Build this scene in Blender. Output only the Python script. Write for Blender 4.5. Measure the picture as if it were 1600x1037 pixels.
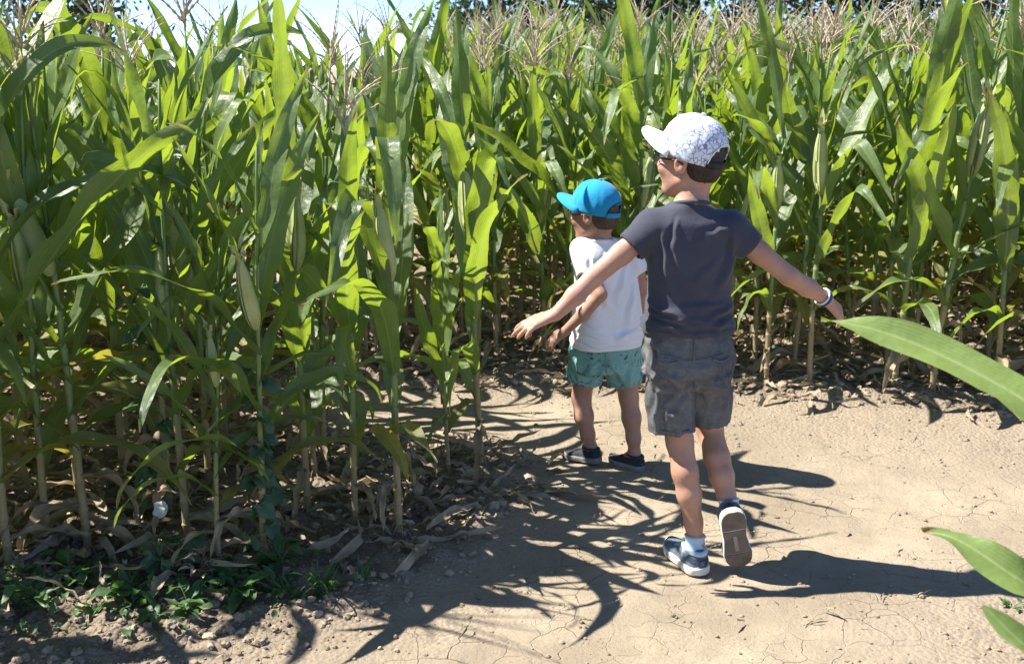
import bpy, math, random
import numpy as np
from mathutils import Vector, Matrix, Euler

# ------------------------------------------------------------------ clear
for o in list(bpy.data.objects):
    bpy.data.objects.remove(o)
SC = bpy.context.scene
COL = SC.collection

# ------------------------------------------------------------------ camera, sky, sun, exposure
CAM_H = 1.50
cam_d = bpy.data.cameras.new('camera')
cam_d.lens = 38.25
cam_d.sensor_width = 36.0
cam_d.clip_start = 0.05
cam_d.clip_end = 2000.0
cam_d.dof.use_dof = True
cam_d.dof.focus_distance = 3.3
cam_d.dof.aperture_fstop = 7.0
cam = bpy.data.objects.new('camera', cam_d)
cam.location = (0, 0, CAM_H)
cam.rotation_euler = (math.radians(90 - 13.67), 0, 0)
COL.objects.link(cam)
SC.camera = cam

SUN_EL = math.radians(52.0)
SUN_AZ = math.radians(9.0)          # from the left, a little ahead of the camera
SUN = Vector((-math.cos(SUN_EL) * math.cos(SUN_AZ), math.cos(SUN_EL) * math.sin(SUN_AZ), math.sin(SUN_EL)))
W = bpy.data.worlds.new('World')
SC.world = W
W.use_nodes = True
wn = W.node_tree.nodes
sky = wn.new('ShaderNodeTexSky')
sky.sky_type = 'NISHITA'
sky.sun_disc = False
sky.sun_elevation = SUN_EL
sky.sun_rotation = math.atan2(SUN.x, SUN.y)
sky.air_density = 0.55
sky.dust_density = 0.0
sky.ozone_density = 3.5
sky.altitude = 3000.0
W.node_tree.links.new(sky.outputs[0], wn['Background'].inputs[0])
wn['Background'].inputs[1].default_value = 0.125

sun_d = bpy.data.lights.new('sun', 'SUN')
sun_d.energy = 4.6
sun_d.angle = math.radians(0.53)
sun_d.color = (1.0, 0.955, 0.885)
sun = bpy.data.objects.new('sun', sun_d)
sun.rotation_euler = (-SUN).to_track_quat('-Z', 'Y').to_euler()
sun.location = (-6, 1, 8)
COL.objects.link(sun)

SC.view_settings.view_transform = 'Standard'
SC.view_settings.look = 'None'
SC.view_settings.exposure = 1.46
SC.view_settings.gamma = 1.0
SC.view_settings.use_curve_mapping = False

rng = np.random.default_rng(7)
R = random.Random(11)

# ------------------------------------------------------------------ numpy noise
_perm = np.random.default_rng(3).permutation(256).astype(np.int64)
_perm = np.concatenate([_perm, _perm, _perm])
_val = np.random.default_rng(5).random(256) * 2 - 1


def vnoise(p, scale=1.0, seed=0):
    """value noise in [-1,1], p (n,3)"""
    q = np.asarray(p, float) * scale + seed * 17.31
    i = np.floor(q).astype(np.int64)
    f = q - i
    f = f * f * (3 - 2 * f)
    i &= 255
    out = 0
    for dx in (0, 1):
        wx = f[:, 0] if dx else 1 - f[:, 0]
        a = _perm[(i[:, 0] + dx) & 255]
        for dy in (0, 1):
            wy = f[:, 1] if dy else 1 - f[:, 1]
            b = _perm[a + ((i[:, 1] + dy) & 255)]
            for dz in (0, 1):
                wz = f[:, 2] if dz else 1 - f[:, 2]
                c = _perm[b + ((i[:, 2] + dz) & 255)]
                out = out + wx * wy * wz * _val[c & 255]
    return out


def fbm(p, scale, octv=3, seed=0):
    s, a, t = 0, 1.0, 0
    for k in range(octv):
        s = s + a * vnoise(p, scale * 2 ** k, seed + k)
        t += a
        a *= 0.5
    return s / t


def sstep(a, b, x):
    t = np.clip((x - a) / (b - a), 0, 1)
    return t * t * (3 - 2 * t)


# ------------------------------------------------------------------ materials
class Mt:
    def __init__(s, name):
        s.m = bpy.data.materials.new(name)
        s.m.use_nodes = True
        s.t = s.m.node_tree
        s.t.nodes.clear()
        s.out = s.t.nodes.new('ShaderNodeOutputMaterial')

    def n(s, typ, props=None, **inp):
        nd = s.t.nodes.new(typ)
        for k, v in (props or {}).items():
            setattr(nd, k, v)
        for k, v in inp.items():
            key = int(k[1:]) if k[0] == '_' else k.replace('__', ' ')
            s.put(nd.inputs[key], v)
        return nd

    def put(s, sock, v):
        if isinstance(v, bpy.types.NodeSocket):
            s.t.links.new(v, sock)
        elif isinstance(v, bpy.types.Node):
            s.t.links.new(v.outputs[0], sock)
        else:
            if isinstance(v, tuple) and len(v) == 3 and sock.type == 'RGBA':
                v = v + (1,)
            sock.default_value = v

    def math(s, op, a, b=0.0, clamp=False):
        return s.n('ShaderNodeMath', {'operation': op, 'use_clamp': clamp}, _0=a, _1=b).outputs[0]

    def mix(s, f, a, b, mode='MIX'):
        nd = s.t.nodes.new('ShaderNodeMix')
        nd.data_type = 'RGBA'
        nd.blend_type = mode
        s.put(nd.inputs[0], f)
        s.put(nd.inputs[6], a)
        s.put(nd.inputs[7], b)
        return nd.outputs[2]

    def ramp(s, f, lo, hi, smooth=True):
        nd = s.n('ShaderNodeMapRange', {'interpolation_type': 'SMOOTHSTEP' if smooth else 'LINEAR'}, _0=f, _1=lo, _2=hi, _3=0.0, _4=1.0)
        return nd.outputs[0]

    def noise(s, scale, detail=3.0, rough=0.55, vec=None, dist=0.0):
        nd = s.n('ShaderNodeTexNoise', None, Scale=scale, Detail=detail, Roughness=rough, Distortion=dist)
        if vec is not None:
            s.put(nd.inputs['Vector'], vec)
        return nd.outputs['Fac']

    def pos(s):
        return s.n('ShaderNodeNewGeometry').outputs['Position']

    def obj(s):
        return s.n('ShaderNodeTexCoord').outputs['Object']

    def bump(s, h, strength=0.3, dist=0.01, normal=None):
        nd = s.n('ShaderNodeBump', None, Strength=strength, Distance=dist, Height=h)
        if normal is not None:
            s.put(nd.inputs['Normal'], normal)
        return nd.outputs[0]

    def bsdf(s, color, rough=0.7, normal=None, spec=0.3, **kw):
        nd = s.n('ShaderNodeBsdfPrincipled')
        s.put(nd.inputs['Base Color'], color)
        s.put(nd.inputs['Roughness'], rough)
        s.put(nd.inputs['Specular IOR Level'], spec)
        if normal is not None:
            s.put(nd.inputs['Normal'], normal)
        for k, v in kw.items():
            s.put(nd.inputs[k.replace('__', ' ')], v)
        return nd.outputs[0]

    def done(s, sh):
        s.t.links.new(sh, s.out.inputs[0])
        return s.m


def leaf_material(name, c_dark, c_mid, c_trans, mixf, dry=0.0, rough=0.36, rib=(0.30, 0.36, 0.14)):
    m = Mt(name)
    uv = m.n('ShaderNodeUVMap').outputs[0]
    sp = m.n('ShaderNodeSeparateXYZ', None, _0=uv)
    u, v = sp.outputs[0], sp.outputs[1]
    du = m.math('ABSOLUTE', m.math('SUBTRACT', u, 0.5))
    ribm = m.math('SUBTRACT', 1.0, m.ramp(du, 0.018, 0.05))
    ve = m.math('SINE', m.math('MULTIPLY', u, 2 * math.pi * 11))
    ve2 = m.math('SINE', m.math('MULTIPLY', u, 2 * math.pi * 31))
    vein = m.math('ADD', m.math('MULTIPLY', ve, 0.5), m.math('MULTIPLY', ve2, 0.5))
    big = m.noise(2.3, 2.0, vec=m.pos())
    rnd = m.n('ShaderNodeObjectInfo').outputs['Random']
    blot = m.noise(26.0, 4.0, vec=m.pos())
    k = m.math('ADD', m.math('MULTIPLY', big, 0.6), m.math('MULTIPLY', rnd, 0.45))
    base = m.mix(m.ramp(k, 0.2, 0.85), c_dark, c_mid)
    base = m.mix(m.math('MULTIPLY', m.ramp(blot, 0.35, 0.75), 0.3), base, tuple(c * 1.45 for c in c_mid))
    base = m.mix(m.math('MULTIPLY', m.math('ADD', m.math('MULTIPLY', vein, 0.5), 0.5), 0.22), base, tuple(c * 0.45 for c in c_mid))
    base = m.mix(m.math('MULTIPLY', ribm, 0.75), base, rib)
    tip = m.math('ADD', v, m.math('MULTIPLY', m.math('SUBTRACT', blot, 0.5), 0.35))
    tipm = m.ramp(tip, 0.93, 1.02)
    spots = m.ramp(m.noise(70.0, 2.0, vec=m.pos()), 0.70, 0.76)
    tipm = m.math('MAXIMUM', tipm, m.math('MULTIPLY', spots, 0.7))
    base = m.mix(tipm, base, (0.34, 0.25, 0.10))
    tr = m.mix(m.ramp(k, 0.15, 0.9), tuple(c * 0.72 for c in c_trans), c_trans)
    tr = m.mix(m.math('MULTIPLY', m.math('ADD', m.math('MULTIPLY', vein, 0.5), 0.5), 0.45), tr, tuple(c * 0.45 for c in c_trans))
    tr = m.mix(m.math('MULTIPLY', m.ramp(blot, 0.5, 0.8), 0.4), tr, tuple(c * 0.55 for c in c_trans))
    tr = m.mix(m.math('MULTIPLY', ribm, .8), tr, (c_trans[0] * .8, c_trans[1] * .75, .10))
    tr = m.mix(tipm, tr, (0.28, 0.18, 0.05))
    nb = m.bump(vein, 0.35, 0.0012)
    nb = m.bump(m.noise(14.0, 3.0, vec=m.pos()), 0.35, 0.02, nb)
    ro = m.math('ADD', m.math('MULTIPLY', blot, 0.25), rough - 0.12)
    p = m.bsdf(base, ro, nb, 0.7)
    t = m.n('ShaderNodeBsdfTranslucent', None, Color=tr)
    m.put(t.inputs['Normal'], nb)
    mx = m.n('ShaderNodeMixShader', None, _0=mixf, _1=p, _2=t.outputs[0])
    return m.done(mx.outputs[0])


M_LEAF = leaf_material('corn_leaf', (0.095, 0.155, 0.072), (0.175, 0.25, 0.080), (0.43, 0.585, 0.035), 0.46)
M_LEAF_Y = leaf_material('corn_leaf_yellowing', (0.13, 0.16, 0.04), (0.26, 0.25, 0.06), (0.52, 0.48, 0.05), 0.42, rough=0.5, rib=(0.4, 0.36, 0.2))
M_DRY = leaf_material('corn_leaf_dry', (0.24, 0.175, 0.10), (0.46, 0.36, 0.22), (0.42, 0.30, 0.13), 0.28, rough=0.75, rib=(0.42, 0.34, 0.22))


def mat_stalk():
    m = Mt('corn_stalk')
    uv = m.n('ShaderNodeUVMap').outputs[0]
    sp = m.n('ShaderNodeSeparateXYZ', None, _0=uv)
    v = sp.outputs[1]
    nz = m.noise(9.0, 3.0, vec=m.pos())
    hgt = m.math('ADD', v, m.math('MULTIPLY', m.math('SUBTRACT', nz, 0.5), 0.35))
    c = m.mix(m.ramp(hgt, 0.12, 0.42), (0.33, 0.25, 0.13), (0.17, 0.24, 0.07))
    c = m.mix(m.ramp(hgt, 0.5, 0.9), c, (0.14, 0.24, 0.06))
    c = m.mix(m.math('MULTIPLY', m.ramp(m.noise(40, 3, vec=m.pos()), 0.45, 0.75), 0.35), c, (0.20, 0.12, 0.06))
    ve = m.math('SINE', m.math('MULTIPLY', sp.outputs[0], 2 * math.pi * 16))
    return m.done(m.bsdf(c, 0.5, m.bump(ve, 0.25, 0.001), 0.4))


def mat_plain(name, c1, c2, scale, rough=0.7, bump=0.3, bd=0.005, spec=0.3, bscale=None, trans=None, **kw):
    m = Mt(name)
    nz = m.noise(scale, 4.0, vec=m.obj())
    c = m.mix(m.ramp(nz, 0.3, 0.7), c1, c2)
    b = m.bump(m.noise(bscale or scale * 3, 4.0, vec=m.obj()), bump, bd)
    sh = m.bsdf(c, rough, b, spec, **kw)
    if trans:
        t = m.n('ShaderNodeBsdfTranslucent', None, Color=trans[0])
        sh = m.n('ShaderNodeMixShader', None, _0=trans[1], _1=sh, _2=t.outputs[0]).outputs[0]
    return m.done(sh)


M_STALK = mat_stalk()
M_TASSEL = mat_plain('corn_tassel', (0.52, 0.41, 0.28), (0.74, 0.63, 0.46), 25, 0.8, 0.4, trans=((0.5, 0.36, 0.2), 0.3))
M_HUSK = mat_plain('corn_husk', (0.32, 0.39, 0.14), (0.48, 0.52, 0.24), 12, 0.5, 0.2, 0.003, trans=((0.4, 0.5, 0.08), 0.15))
M_SILK = mat_plain('corn_silk', (0.10, 0.045, 0.02), (0.22, 0.10, 0.05), 60, 0.8)

# ------------------------------------------------------------------ scene helpers


def mesh_from(name, V, F, mat=None, smooth=True, uv=None):
    me = bpy.data.meshes.new(name)
    V = np.asarray(V, dtype=np.float32)
    if isinstance(F, np.ndarray):
        me.vertices.add(len(V))
        me.vertices.foreach_set('co', V.ravel())
        k = F.shape[1]
        me.loops.add(F.size)
        me.loops.foreach_set('vertex_index', F.astype(np.int32).ravel())
        me.polygons.add(len(F))
        me.polygons.foreach_set('loop_start', np.arange(0, F.size, k, dtype=np.int32))
        me.polygons.foreach_set('loop_total', np.full(len(F), k, dtype=np.int32))
        me.update(calc_edges=True)
    else:
        me.from_pydata([tuple(map(float, v)) for v in V], [], [tuple(int(i) for i in f) for f in F])
        me.update()
    if uv is not None:
        lay = me.uv_layers.new(name='UVMap')
        vi = np.empty(len(me.loops), dtype=np.int32)
        me.loops.foreach_get('vertex_index', vi)
        lay.data.foreach_set('uv', np.asarray(uv, dtype=np.float32)[vi].ravel())
    if mat is not None:
        for m in (mat if isinstance(mat, (list, tuple)) else [mat]):
            me.materials.append(m)
    me.polygons.foreach_set('use_smooth', np.full(len(me.polygons), bool(smooth)))
    return me


def link(name, me, parent=None, loc=None, rot=None, scale=None):
    o = bpy.data.objects.new(name, me)
    COL.objects.link(o)
    if parent is not None:
        o.parent = parent
    if loc is not None:
        o.location = loc
    if rot is not None:
        o.rotation_euler = rot
    if scale is not None:
        o.scale = scale if hasattr(scale, '__len__') else (scale,) * 3
    return o


def tag(o, label, cat=None, group=None, kind=None):
    o['label'] = label
    if cat:
        o['category'] = cat
    if group:
        o['group'] = group
    if kind:
        o['kind'] = kind
    return o


def grid_faces(nu, nv, close_u=False):
    """vertex index = i*nv + j ; i in nu, j in nv"""
    i = np.arange(nu - (0 if close_u else 1))
    j = np.arange(nv - 1)
    I, J = np.meshgrid(i, j, indexing='ij')
    I2 = (I + 1) % nu
    return np.stack([I * nv + J, I2 * nv + J, I2 * nv + J + 1, I * nv + J + 1], -1).reshape(-1, 4)


def tube(path, radii, n=6, cap=True):
    """tube along path (m,3): verts, faces(list), uv"""
    P = np.asarray(path, float)
    r = np.broadcast_to(np.asarray(radii, float), (len(P),))
    T = np.gradient(P, axis=0)
    T /= np.linalg.norm(T, axis=1)[:, None] + 1e-12
    ref = np.array([0.0, 0, 1]) if abs(T[0][2]) < 0.8 else np.array([1.0, 0, 0])
    N = np.empty_like(P)
    v = ref - T[0] * ref.dot(T[0])
    for k in range(len(P)):
        v = v - T[k] * v.dot(T[k])
        v = v / (np.linalg.norm(v) + 1e-12)
        N[k] = v
    B = np.cross(T, N)
    a = np.linspace(0, 2 * np.pi, n, endpoint=False)
    V = P[:, None, :] + r[:, None, None] * (np.cos(a)[None, :, None] * N[:, None, :] + np.sin(a)[None, :, None] * B[:, None, :])
    V = V.reshape(-1, 3)
    m = len(P)
    F = []
    for k in range(m - 1):
        for j in range(n):
            j2 = (j + 1) % n
            F.append((k * n + j, k * n + j2, (k + 1) * n + j2, (k + 1) * n + j))
    if cap:
        F.append(tuple(range(n - 1, -1, -1)))
        F.append(tuple((m - 1) * n + j for j in range(n)))
    uv = np.stack([np.tile(np.arange(n) / n, m), np.repeat(np.linspace(0, 1, m), n)], 1)
    return V, F, uv


class Join:
    """collects triangles / quads (as quads or tris) into one mesh"""

    def __init__(s):
        s.V, s.F, s.U, s.n, s.mi = [], [], [], 0, []

    def add(s, V, F, uv=None, mi=0):
        V = np.asarray(V, float)
        s.V.append(V)
        s.F += [tuple(int(i) + s.n for i in f) for f in F]
        s.mi += [mi] * len(F)
        s.U.append(np.zeros((len(V), 2)) if uv is None else np.asarray(uv))
        s.n += len(V)

    def mesh(s, name, mats, smooth=True):
        me = mesh_from(name, np.concatenate(s.V), s.F, mats, smooth, np.concatenate(s.U))
        if isinstance(mats, (list, tuple)) and len(mats) > 1:
            me.polygons.foreach_set('material_index', np.array(s.mi, dtype=np.int32))
        return me


# ------------------------------------------------------------------ field plan (metres, camera stands at 0,0)
LEFT_BLOCK = np.array([(-0.02, 3.93), (-0.26, 3.27), (-0.66, 3.04), (-1.35, 2.93), (-1.75, 2.55), (-2.0, 1.4), (-2.2, -3.0),
                       (-14.0, -3.0), (-14.0, 5.1), (-1.15, 5.1), (-1.05, 4.45), (-0.5, 4.22), (-0.15, 4.14)])
BACK_FIELD = np.array([(-14.0, 5.1), (-1.15, 5.1), (0.0, 5.02), (1.15, 4.92), (1.95, 4.76), (2.5, 4.5), (3.4, 4.2), (14.0, 3.2), (60.0, 3.0), (60.0, 30.0), (-2.0, 30.0), (-0.65, 7.0), (-14.0, 6.2)])
RIGHT_BLOCK = np.array([(1.02, 1.75), (1.15, 1.95), (1.6, 2.3), (2.6, 2.3), (2.6, -2.0), (0.95, -2.0)])


def poly_sd(P, x, y):
    """signed distance, negative inside"""
    px, py = np.asarray(x, float), np.asarray(y, float)
    d = np.full(px.shape, 1e9)
    ins = np.zeros(px.shape, bool)
    n = len(P)
    for k in range(n):
        ax, ay = P[k]
        bx, by = P[(k + 1) % n]
        ex, ey = bx - ax, by - ay
        t = np.clip(((px - ax) * ex + (py - ay) * ey) / (ex * ex + ey * ey), 0, 1)
        d = np.minimum(d, np.hypot(px - ax - t * ex, py - ay - t * ey))
        c = ((ay > py) != (by > py)) & (px < (bx - ax) * (py - ay) / (by - ay + 1e-12) + ax)
        ins ^= c
    return np.where(ins, -d, d)


LEFT_SOIL = np.array([(0.04, 3.98), (-0.08, 3.5), (-0.2, 3.2), (-0.36, 2.93), (-0.62, 2.66), (-0.95, 2.52), (-1.2, 2.3), (-1.5, 1.4), (-1.8, -3.0),
                      (-14.0, -3.0), (-14.0, 5.1), (-1.15, 5.1), (-1.05, 4.45), (-0.5, 4.22), (-0.10, 4.17)])


def field_sd(x, y):
    return np.minimum(np.minimum(poly_sd(LEFT_SOIL, x, y), poly_sd(BACK_FIELD, x, y)), poly_sd(RIGHT_BLOCK, x, y))


def ground_z(x, y):
    x = np.atleast_1d(np.asarray(x, float))
    y = np.atleast_1d(np.asarray(y, float))
    p = np.stack([x, y, np.zeros_like(x)], 1)
    sd = field_sd(x, y) + 0.10 * fbm(p, 2.5, 2, 4)
    m = sstep(0.16, -0.12, sd)
    near = np.exp(-((x - 0.4) ** 2 + (y - 3.5) ** 2) / 400.0)
    z = 0.007 * fbm(p, 2.2, 2, 1) + 0.0068 * fbm(p, 10, 4, 9)
    z = z + m * (0.022 + 0.036 * fbm(p, 5.0, 2, 2) + 0.035 * np.abs(fbm(p, 15.0, 3, 6)) + 0.012 * fbm(p, 34.0, 2, 7))
    return z * near


# ground sheet, fine where the camera looks, reaching the horizon
def axis(lo, hi, step, far, n):
    mid = np.arange(lo, hi, step)
    g = np.geomspace(0.05, far, n)
    return np.concatenate([(lo - g)[::-1], mid, hi + g])


gx = axis(-2.8, 2.8, 0.0135, 700.0, 46)
gy = axis(2.2, 6.0, 0.0135, 900.0, 60)
GX, GY = np.meshgrid(gx, gy, indexing='ij')
gz = ground_z(GX.ravel(), GY.ravel())
gv = np.stack([GX.ravel(), GY.ravel(), gz], 1)
gp = np.stack([gv[:, 0], gv[:, 1], np.zeros(len(gv))], 1)
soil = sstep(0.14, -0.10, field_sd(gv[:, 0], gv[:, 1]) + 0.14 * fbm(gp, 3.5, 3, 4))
loose = np.maximum(sstep(1.3, 0.4, field_sd(gv[:, 0], gv[:, 1]) + 0.35 * fbm(gp, 2.0, 3, 8)) * sstep(0.55, 1.25, gv[:, 0] + .3 * fbm(gp, 3.0, 3, 14)), .75 * sstep(0.55, 0.12, field_sd(gv[:, 0], gv[:, 1]) + 0.2 * fbm(gp, 3.0, 3, 18)))


def mat_ground():
    m = Mt('dry_clay_ground')
    at = m.n('ShaderNodeAttribute', {'attribute_name': 'soil'}).outputs['Fac']
    lo = m.n('ShaderNodeAttribute', {'attribute_name': 'loose'}).outputs['Fac']
    pos = m.pos()
    warp = m.n('ShaderNodeTexNoise', None, Scale=7.0, Detail=3.0, Vector=pos).outputs['Color']
    wv = m.n('ShaderNodeVectorMath', {'operation': 'MULTIPLY_ADD'}, _0=warp, _1=(0.10, 0.10, 0.10), _2=pos).outputs[0]
    v1 = m.n('ShaderNodeTexVoronoi', {'feature': 'DISTANCE_TO_EDGE'}, Scale=8.5, Vector=wv).outputs['Distance']
    v2 = m.n('ShaderNodeTexVoronoi', {'feature': 'DISTANCE_TO_EDGE'}, Scale=19.0, Vector=wv).outputs['Distance']
    brk = m.ramp(m.noise(2.6, 3, vec=pos), 0.42, 0.66)
    brk2 = m.ramp(m.noise(5.0, 3, vec=pos), 0.50, 0.66)
    c1 = m.math('MULTIPLY', m.math('SUBTRACT', 1.0, m.ramp(v1, 0.001, 0.019)), brk)
    c2 = m.math('MULTIPLY', m.math('SUBTRACT', 1.0, m.ramp(v2, 0.004, 0.04)), brk2)
    crack = m.math('MAXIMUM', c1, m.math('MULTIPLY', c2, 0.3))
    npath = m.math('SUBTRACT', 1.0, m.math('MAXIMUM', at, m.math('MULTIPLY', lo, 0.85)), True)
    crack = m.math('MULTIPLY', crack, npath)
    big = m.noise(1.7, 4, vec=pos)
    mid = m.noise(9.0, 5, 0.65, vec=pos)
    fine = m.noise(85.0, 5, 0.7, vec=pos)
    path = m.mix(m.ramp(big, 0.3, 0.7), (0.235, 0.190, 0.132), (0.385, 0.318, 0.228))
    path = m.mix(m.math('MULTIPLY', m.ramp(mid, 0.4, 0.75), 0.5), path, (0.235, 0.19, 0.137))
    path = m.mix(m.math('MULTIPLY', m.ramp(fine, 0.5, 0.72), 0.55), path, (0.17, 0.135, 0.095))
    path = m.mix(m.math('MULTIPLY', crack, 0.18), path, (0.13, 0.095, 0.06))
    lc = m.mix(m.ramp(fine, 0.3, 0.7), (0.175, 0.138, 0.100), (0.36, 0.292, 0.218))
    lc = m.mix(m.ramp(mid, 0.35, 0.7), lc, (0.26, 0.21, 0.15))
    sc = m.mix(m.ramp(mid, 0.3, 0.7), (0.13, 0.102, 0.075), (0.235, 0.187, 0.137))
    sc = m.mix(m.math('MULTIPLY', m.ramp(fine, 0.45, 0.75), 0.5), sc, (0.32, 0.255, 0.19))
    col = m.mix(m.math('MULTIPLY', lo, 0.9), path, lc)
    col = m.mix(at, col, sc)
    hgt = m.math('ADD', m.math('MULTIPLY', mid, 0.4), m.math('MULTIPLY', fine, 0.25))
    grit = m.n('ShaderNodeTexVoronoi', None, Scale=65.0, Vector=pos).outputs['Distance']
    hgt = m.math('SUBTRACT', hgt, m.math('MULTIPLY', grit, m.math('MULTIPLY', m.math('ADD', lo, at), 0.35)))
    hgt = m.math('SUBTRACT', hgt, m.math('MULTIPLY', crack, 0.4))
    nb = m.bump(hgt, 1.0, 0.016)
    return m.done(m.bsdf(col, 0.92, nb, 0.15))


M_GROUND = mat_ground()
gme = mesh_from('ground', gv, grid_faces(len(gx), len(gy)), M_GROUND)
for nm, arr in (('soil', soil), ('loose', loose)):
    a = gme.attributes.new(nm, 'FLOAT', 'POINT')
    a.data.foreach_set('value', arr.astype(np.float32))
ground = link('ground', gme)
tag(ground, 'cracked dry clay path and tilled soil between the corn', 'ground', kind='structure')

# ------------------------------------------------------------------ soil clods, leaf litter, straw


def ico(sub):
    t = (1 + 5 ** 0.5) / 2
    V = [(-1, t, 0), (1, t, 0), (-1, -t, 0), (1, -t, 0), (0, -1, t), (0, 1, t), (0, -1, -t), (0, 1, -t), (t, 0, -1), (t, 0, 1), (-t, 0, -1), (-t, 0, 1)]
    F = [(0, 11, 5), (0, 5, 1), (0, 1, 7), (0, 7, 10), (0, 10, 11), (1, 5, 9), (5, 11, 4), (11, 10, 2), (10, 7, 6), (7, 1, 8), (3, 9, 4), (3, 4, 2), (3, 2, 6), (3, 6, 8), (3, 8, 9), (4, 9, 5), (2, 4, 11), (6, 2, 10), (8, 6, 7), (9, 8, 1)]
    V = [np.array(v) / np.linalg.norm(v) for v in V]
    for _ in range(sub):
        mid = {}
        F2 = []

        def mp(a, b):
            k = (min(a, b), max(a, b))
            if k not in mid:
                v = V[a] + V[b]
                V.append(v / np.linalg.norm(v))
                mid[k] = len(V) - 1
            return mid[k]
        for a, b, c in F:
            ab, bc, ca = mp(a, b), mp(b, c), mp(c, a)
            F2 += [(a, ab, ca), (b, bc, ab), (c, ca, bc), (ab, bc, ca)]
        F = F2
    return np.array(V), np.array(F)


def scatter_mesh(variants, places, name, mat, smooth=False):
    """variants: (V,F,uv) arrays; places: (variant, 3x3 matrix, offset) -> one mesh"""
    Vs, Fs, Us, n = [], [], [], 0
    for k, A, off in places:
        V, F, U = variants[k]
        Vs.append(V @ A.T + off)
        Fs.append(F + n)
        if U is not None:
            Us.append(U)
        n += len(V)
    return mesh_from(name, np.concatenate(Vs), np.concatenate(Fs), mat, smooth, np.concatenate(Us) if Us else None)


def rot3(ax, ay, az):
    return np.array(Euler((ax, ay, az)).to_matrix())


M_CLOD = mat_plain('soil_clod', (0.19, 0.148, 0.105), (0.38, 0.305, 0.22), 6.0, 0.95, 0.6, 0.01, 0.1, 60)
cv = []
for k in range(8):
    V, F = ico(1)
    V = V * (1 + 0.42 * vnoise(V, 1.6, k + 20)[:, None] + 0.4 * vnoise(V, 3.7, k + 50)[:, None])
    cv.append((V, F, None))
for k in range(4):
    V, F = ico(0)
    V = V * (1 + 0.35 * vnoise(V, 1.9, k + 80)[:, None])
    cv.append((V, F, None))
places = []
tries = 0
while len(places) < 11000 and tries < 200000:
    tries += 1
    y = 2.3 + 4.2 * rng.random() ** 1.2
    x = (rng.random() * 2 - 1) * (0.62 * y + 0.35)
    sd = float(field_sd(x, y))
    if sd > 0.10:
        pr = 0.16 + .3 * math.exp(-max(sd - .1, 0) / .12) if x < 0.75 else 0.60 * math.exp(-max(sd - 0.1, 0) / 0.7)
        if rng.random() > pr:
            continue
        s = 0.002 + 0.007 * rng.random() ** 3.5
    else:
        e = math.exp(-abs(sd) / 0.35)
        if rng.random() > (0.8 if y < 3.3 and x < 0 else 0.35 + 0.65 * e):
            continue
        s = 0.003 + (0.012 if y < 3.3 else 0.019) * rng.random() ** 3.5
    v = rng.integers(0, 8) if s > 0.009 else rng.integers(8, 12)
    A = rot3(*(rng.random(3) * 6.28)) @ np.diag(s * (0.7 + 0.6 * rng.random(3)))
    A = np.diag([1, 1, 0.75]) @ A
    places.append((int(v), A, np.array([x, y, 0.0])))
zz = ground_z([p[2][0] for p in places], [p[2][1] for p in places])
for p, z in zip(places, zz):
    p[2][2] = z + 0.25 * np.abs(p[1]).sum() / 4
tag(link('soil_clods', scatter_mesh(cv, places, 'soil_clods', M_CLOD)), 'crumbly brown soil clods along the edges of the corn', 'soil', kind='stuff')


# ------------------------------------------------------------------ corn leaf shapes
def leaf_shape(L, Wd, a0, a1, p=1.4, kink=None, twist=0.0, wave=0.012, fold=0.35, ns=26, nc=6, seed=0, sweep=0.0):
    rg = np.random.default_rng(seed)
    t = np.linspace(0, 1, ns + 1)
    ang = a0 + (a1 - a0) * t ** p
    if kink:
        kt, ka = kink
        ang = ang + ka * sstep(kt - 0.05, kt + 0.05, t)
    ds = L / ns
    tx, tz = np.sin(ang), np.cos(ang)
    yaw = sweep * t ** 1.5
    dirv = np.stack([tx * np.cos(yaw), tx * np.sin(yaw), tz], 1)
    pc = np.concatenate([[np.zeros(3)], np.cumsum((dirv[1:] + dirv[:-1]) / 2 * ds, 0)])
    lat = np.stack([-np.sin(yaw), np.cos(yaw), np.zeros_like(yaw)], 1)
    nor = np.cross(lat, dirv) * -1.0     # upper surface
    tw = twist * t ** 1.2 + 0.12 * np.sin(t * 5 + rg.random() * 6)
    tw = tw * sstep(0, 0.25, t)
    lat2 = lat * np.cos(tw)[:, None] + nor * np.sin(tw)[:, None]
    nor2 = nor * np.cos(tw)[:, None] - lat * np.sin(tw)[:, None]
    prof = (0.5 + 0.5 * sstep(0, 0.3, t)) * np.where(t > 0.3, np.clip(1 - ((t - 0.3) / 0.7) ** 2.1, 0, 1) ** 0.85, 1)
    prof = np.maximum(prof, 0.015) * (1 + 0.05 * np.sin(t * 23 + rg.random() * 6))
    u = np.linspace(-1, 1, nc + 1)
    f = (fold + 0.9 * (1 - sstep(0, 0.12, t)))
    ph1, ph2 = rg.random() * 6.28, rg.random() * 6.28
    fr = 14 + 8 * rg.random()
    w = Wd / 2 * prof
    je = 1 + .05 * np.cumsum(rg.normal(size=(ns + 1, 2)), 0) / math.sqrt(ns) - .07 * (rg.random((ns + 1, 2)) > .93)
    V = np.empty((ns + 1, nc + 1, 3))
    for j, uu in enumerate(u):
        ph = ph1 if uu < 0 else ph2
        off = f * abs(uu) * w + wave * abs(uu) ** 1.7 * np.sin(fr * t + ph) * sstep(0.05, 0.25, t) * (1 - 0.6 * t)
        ww = w * (1 + (je[:, 0 if uu < 0 else 1] - 1) * (abs(uu) > .8))
        V[:, j] = pc + lat2 * (uu * ww)[:, None] + nor2 * off[:, None]
    V[:, :, 0] += 0.006
    uv = np.stack(np.broadcast_arrays(((u + 1) / 2)[None, :], t[:, None]), -1).reshape(-1, 2)
    return V.reshape(-1, 3), grid_faces(ns + 1, nc + 1), uv


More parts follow.
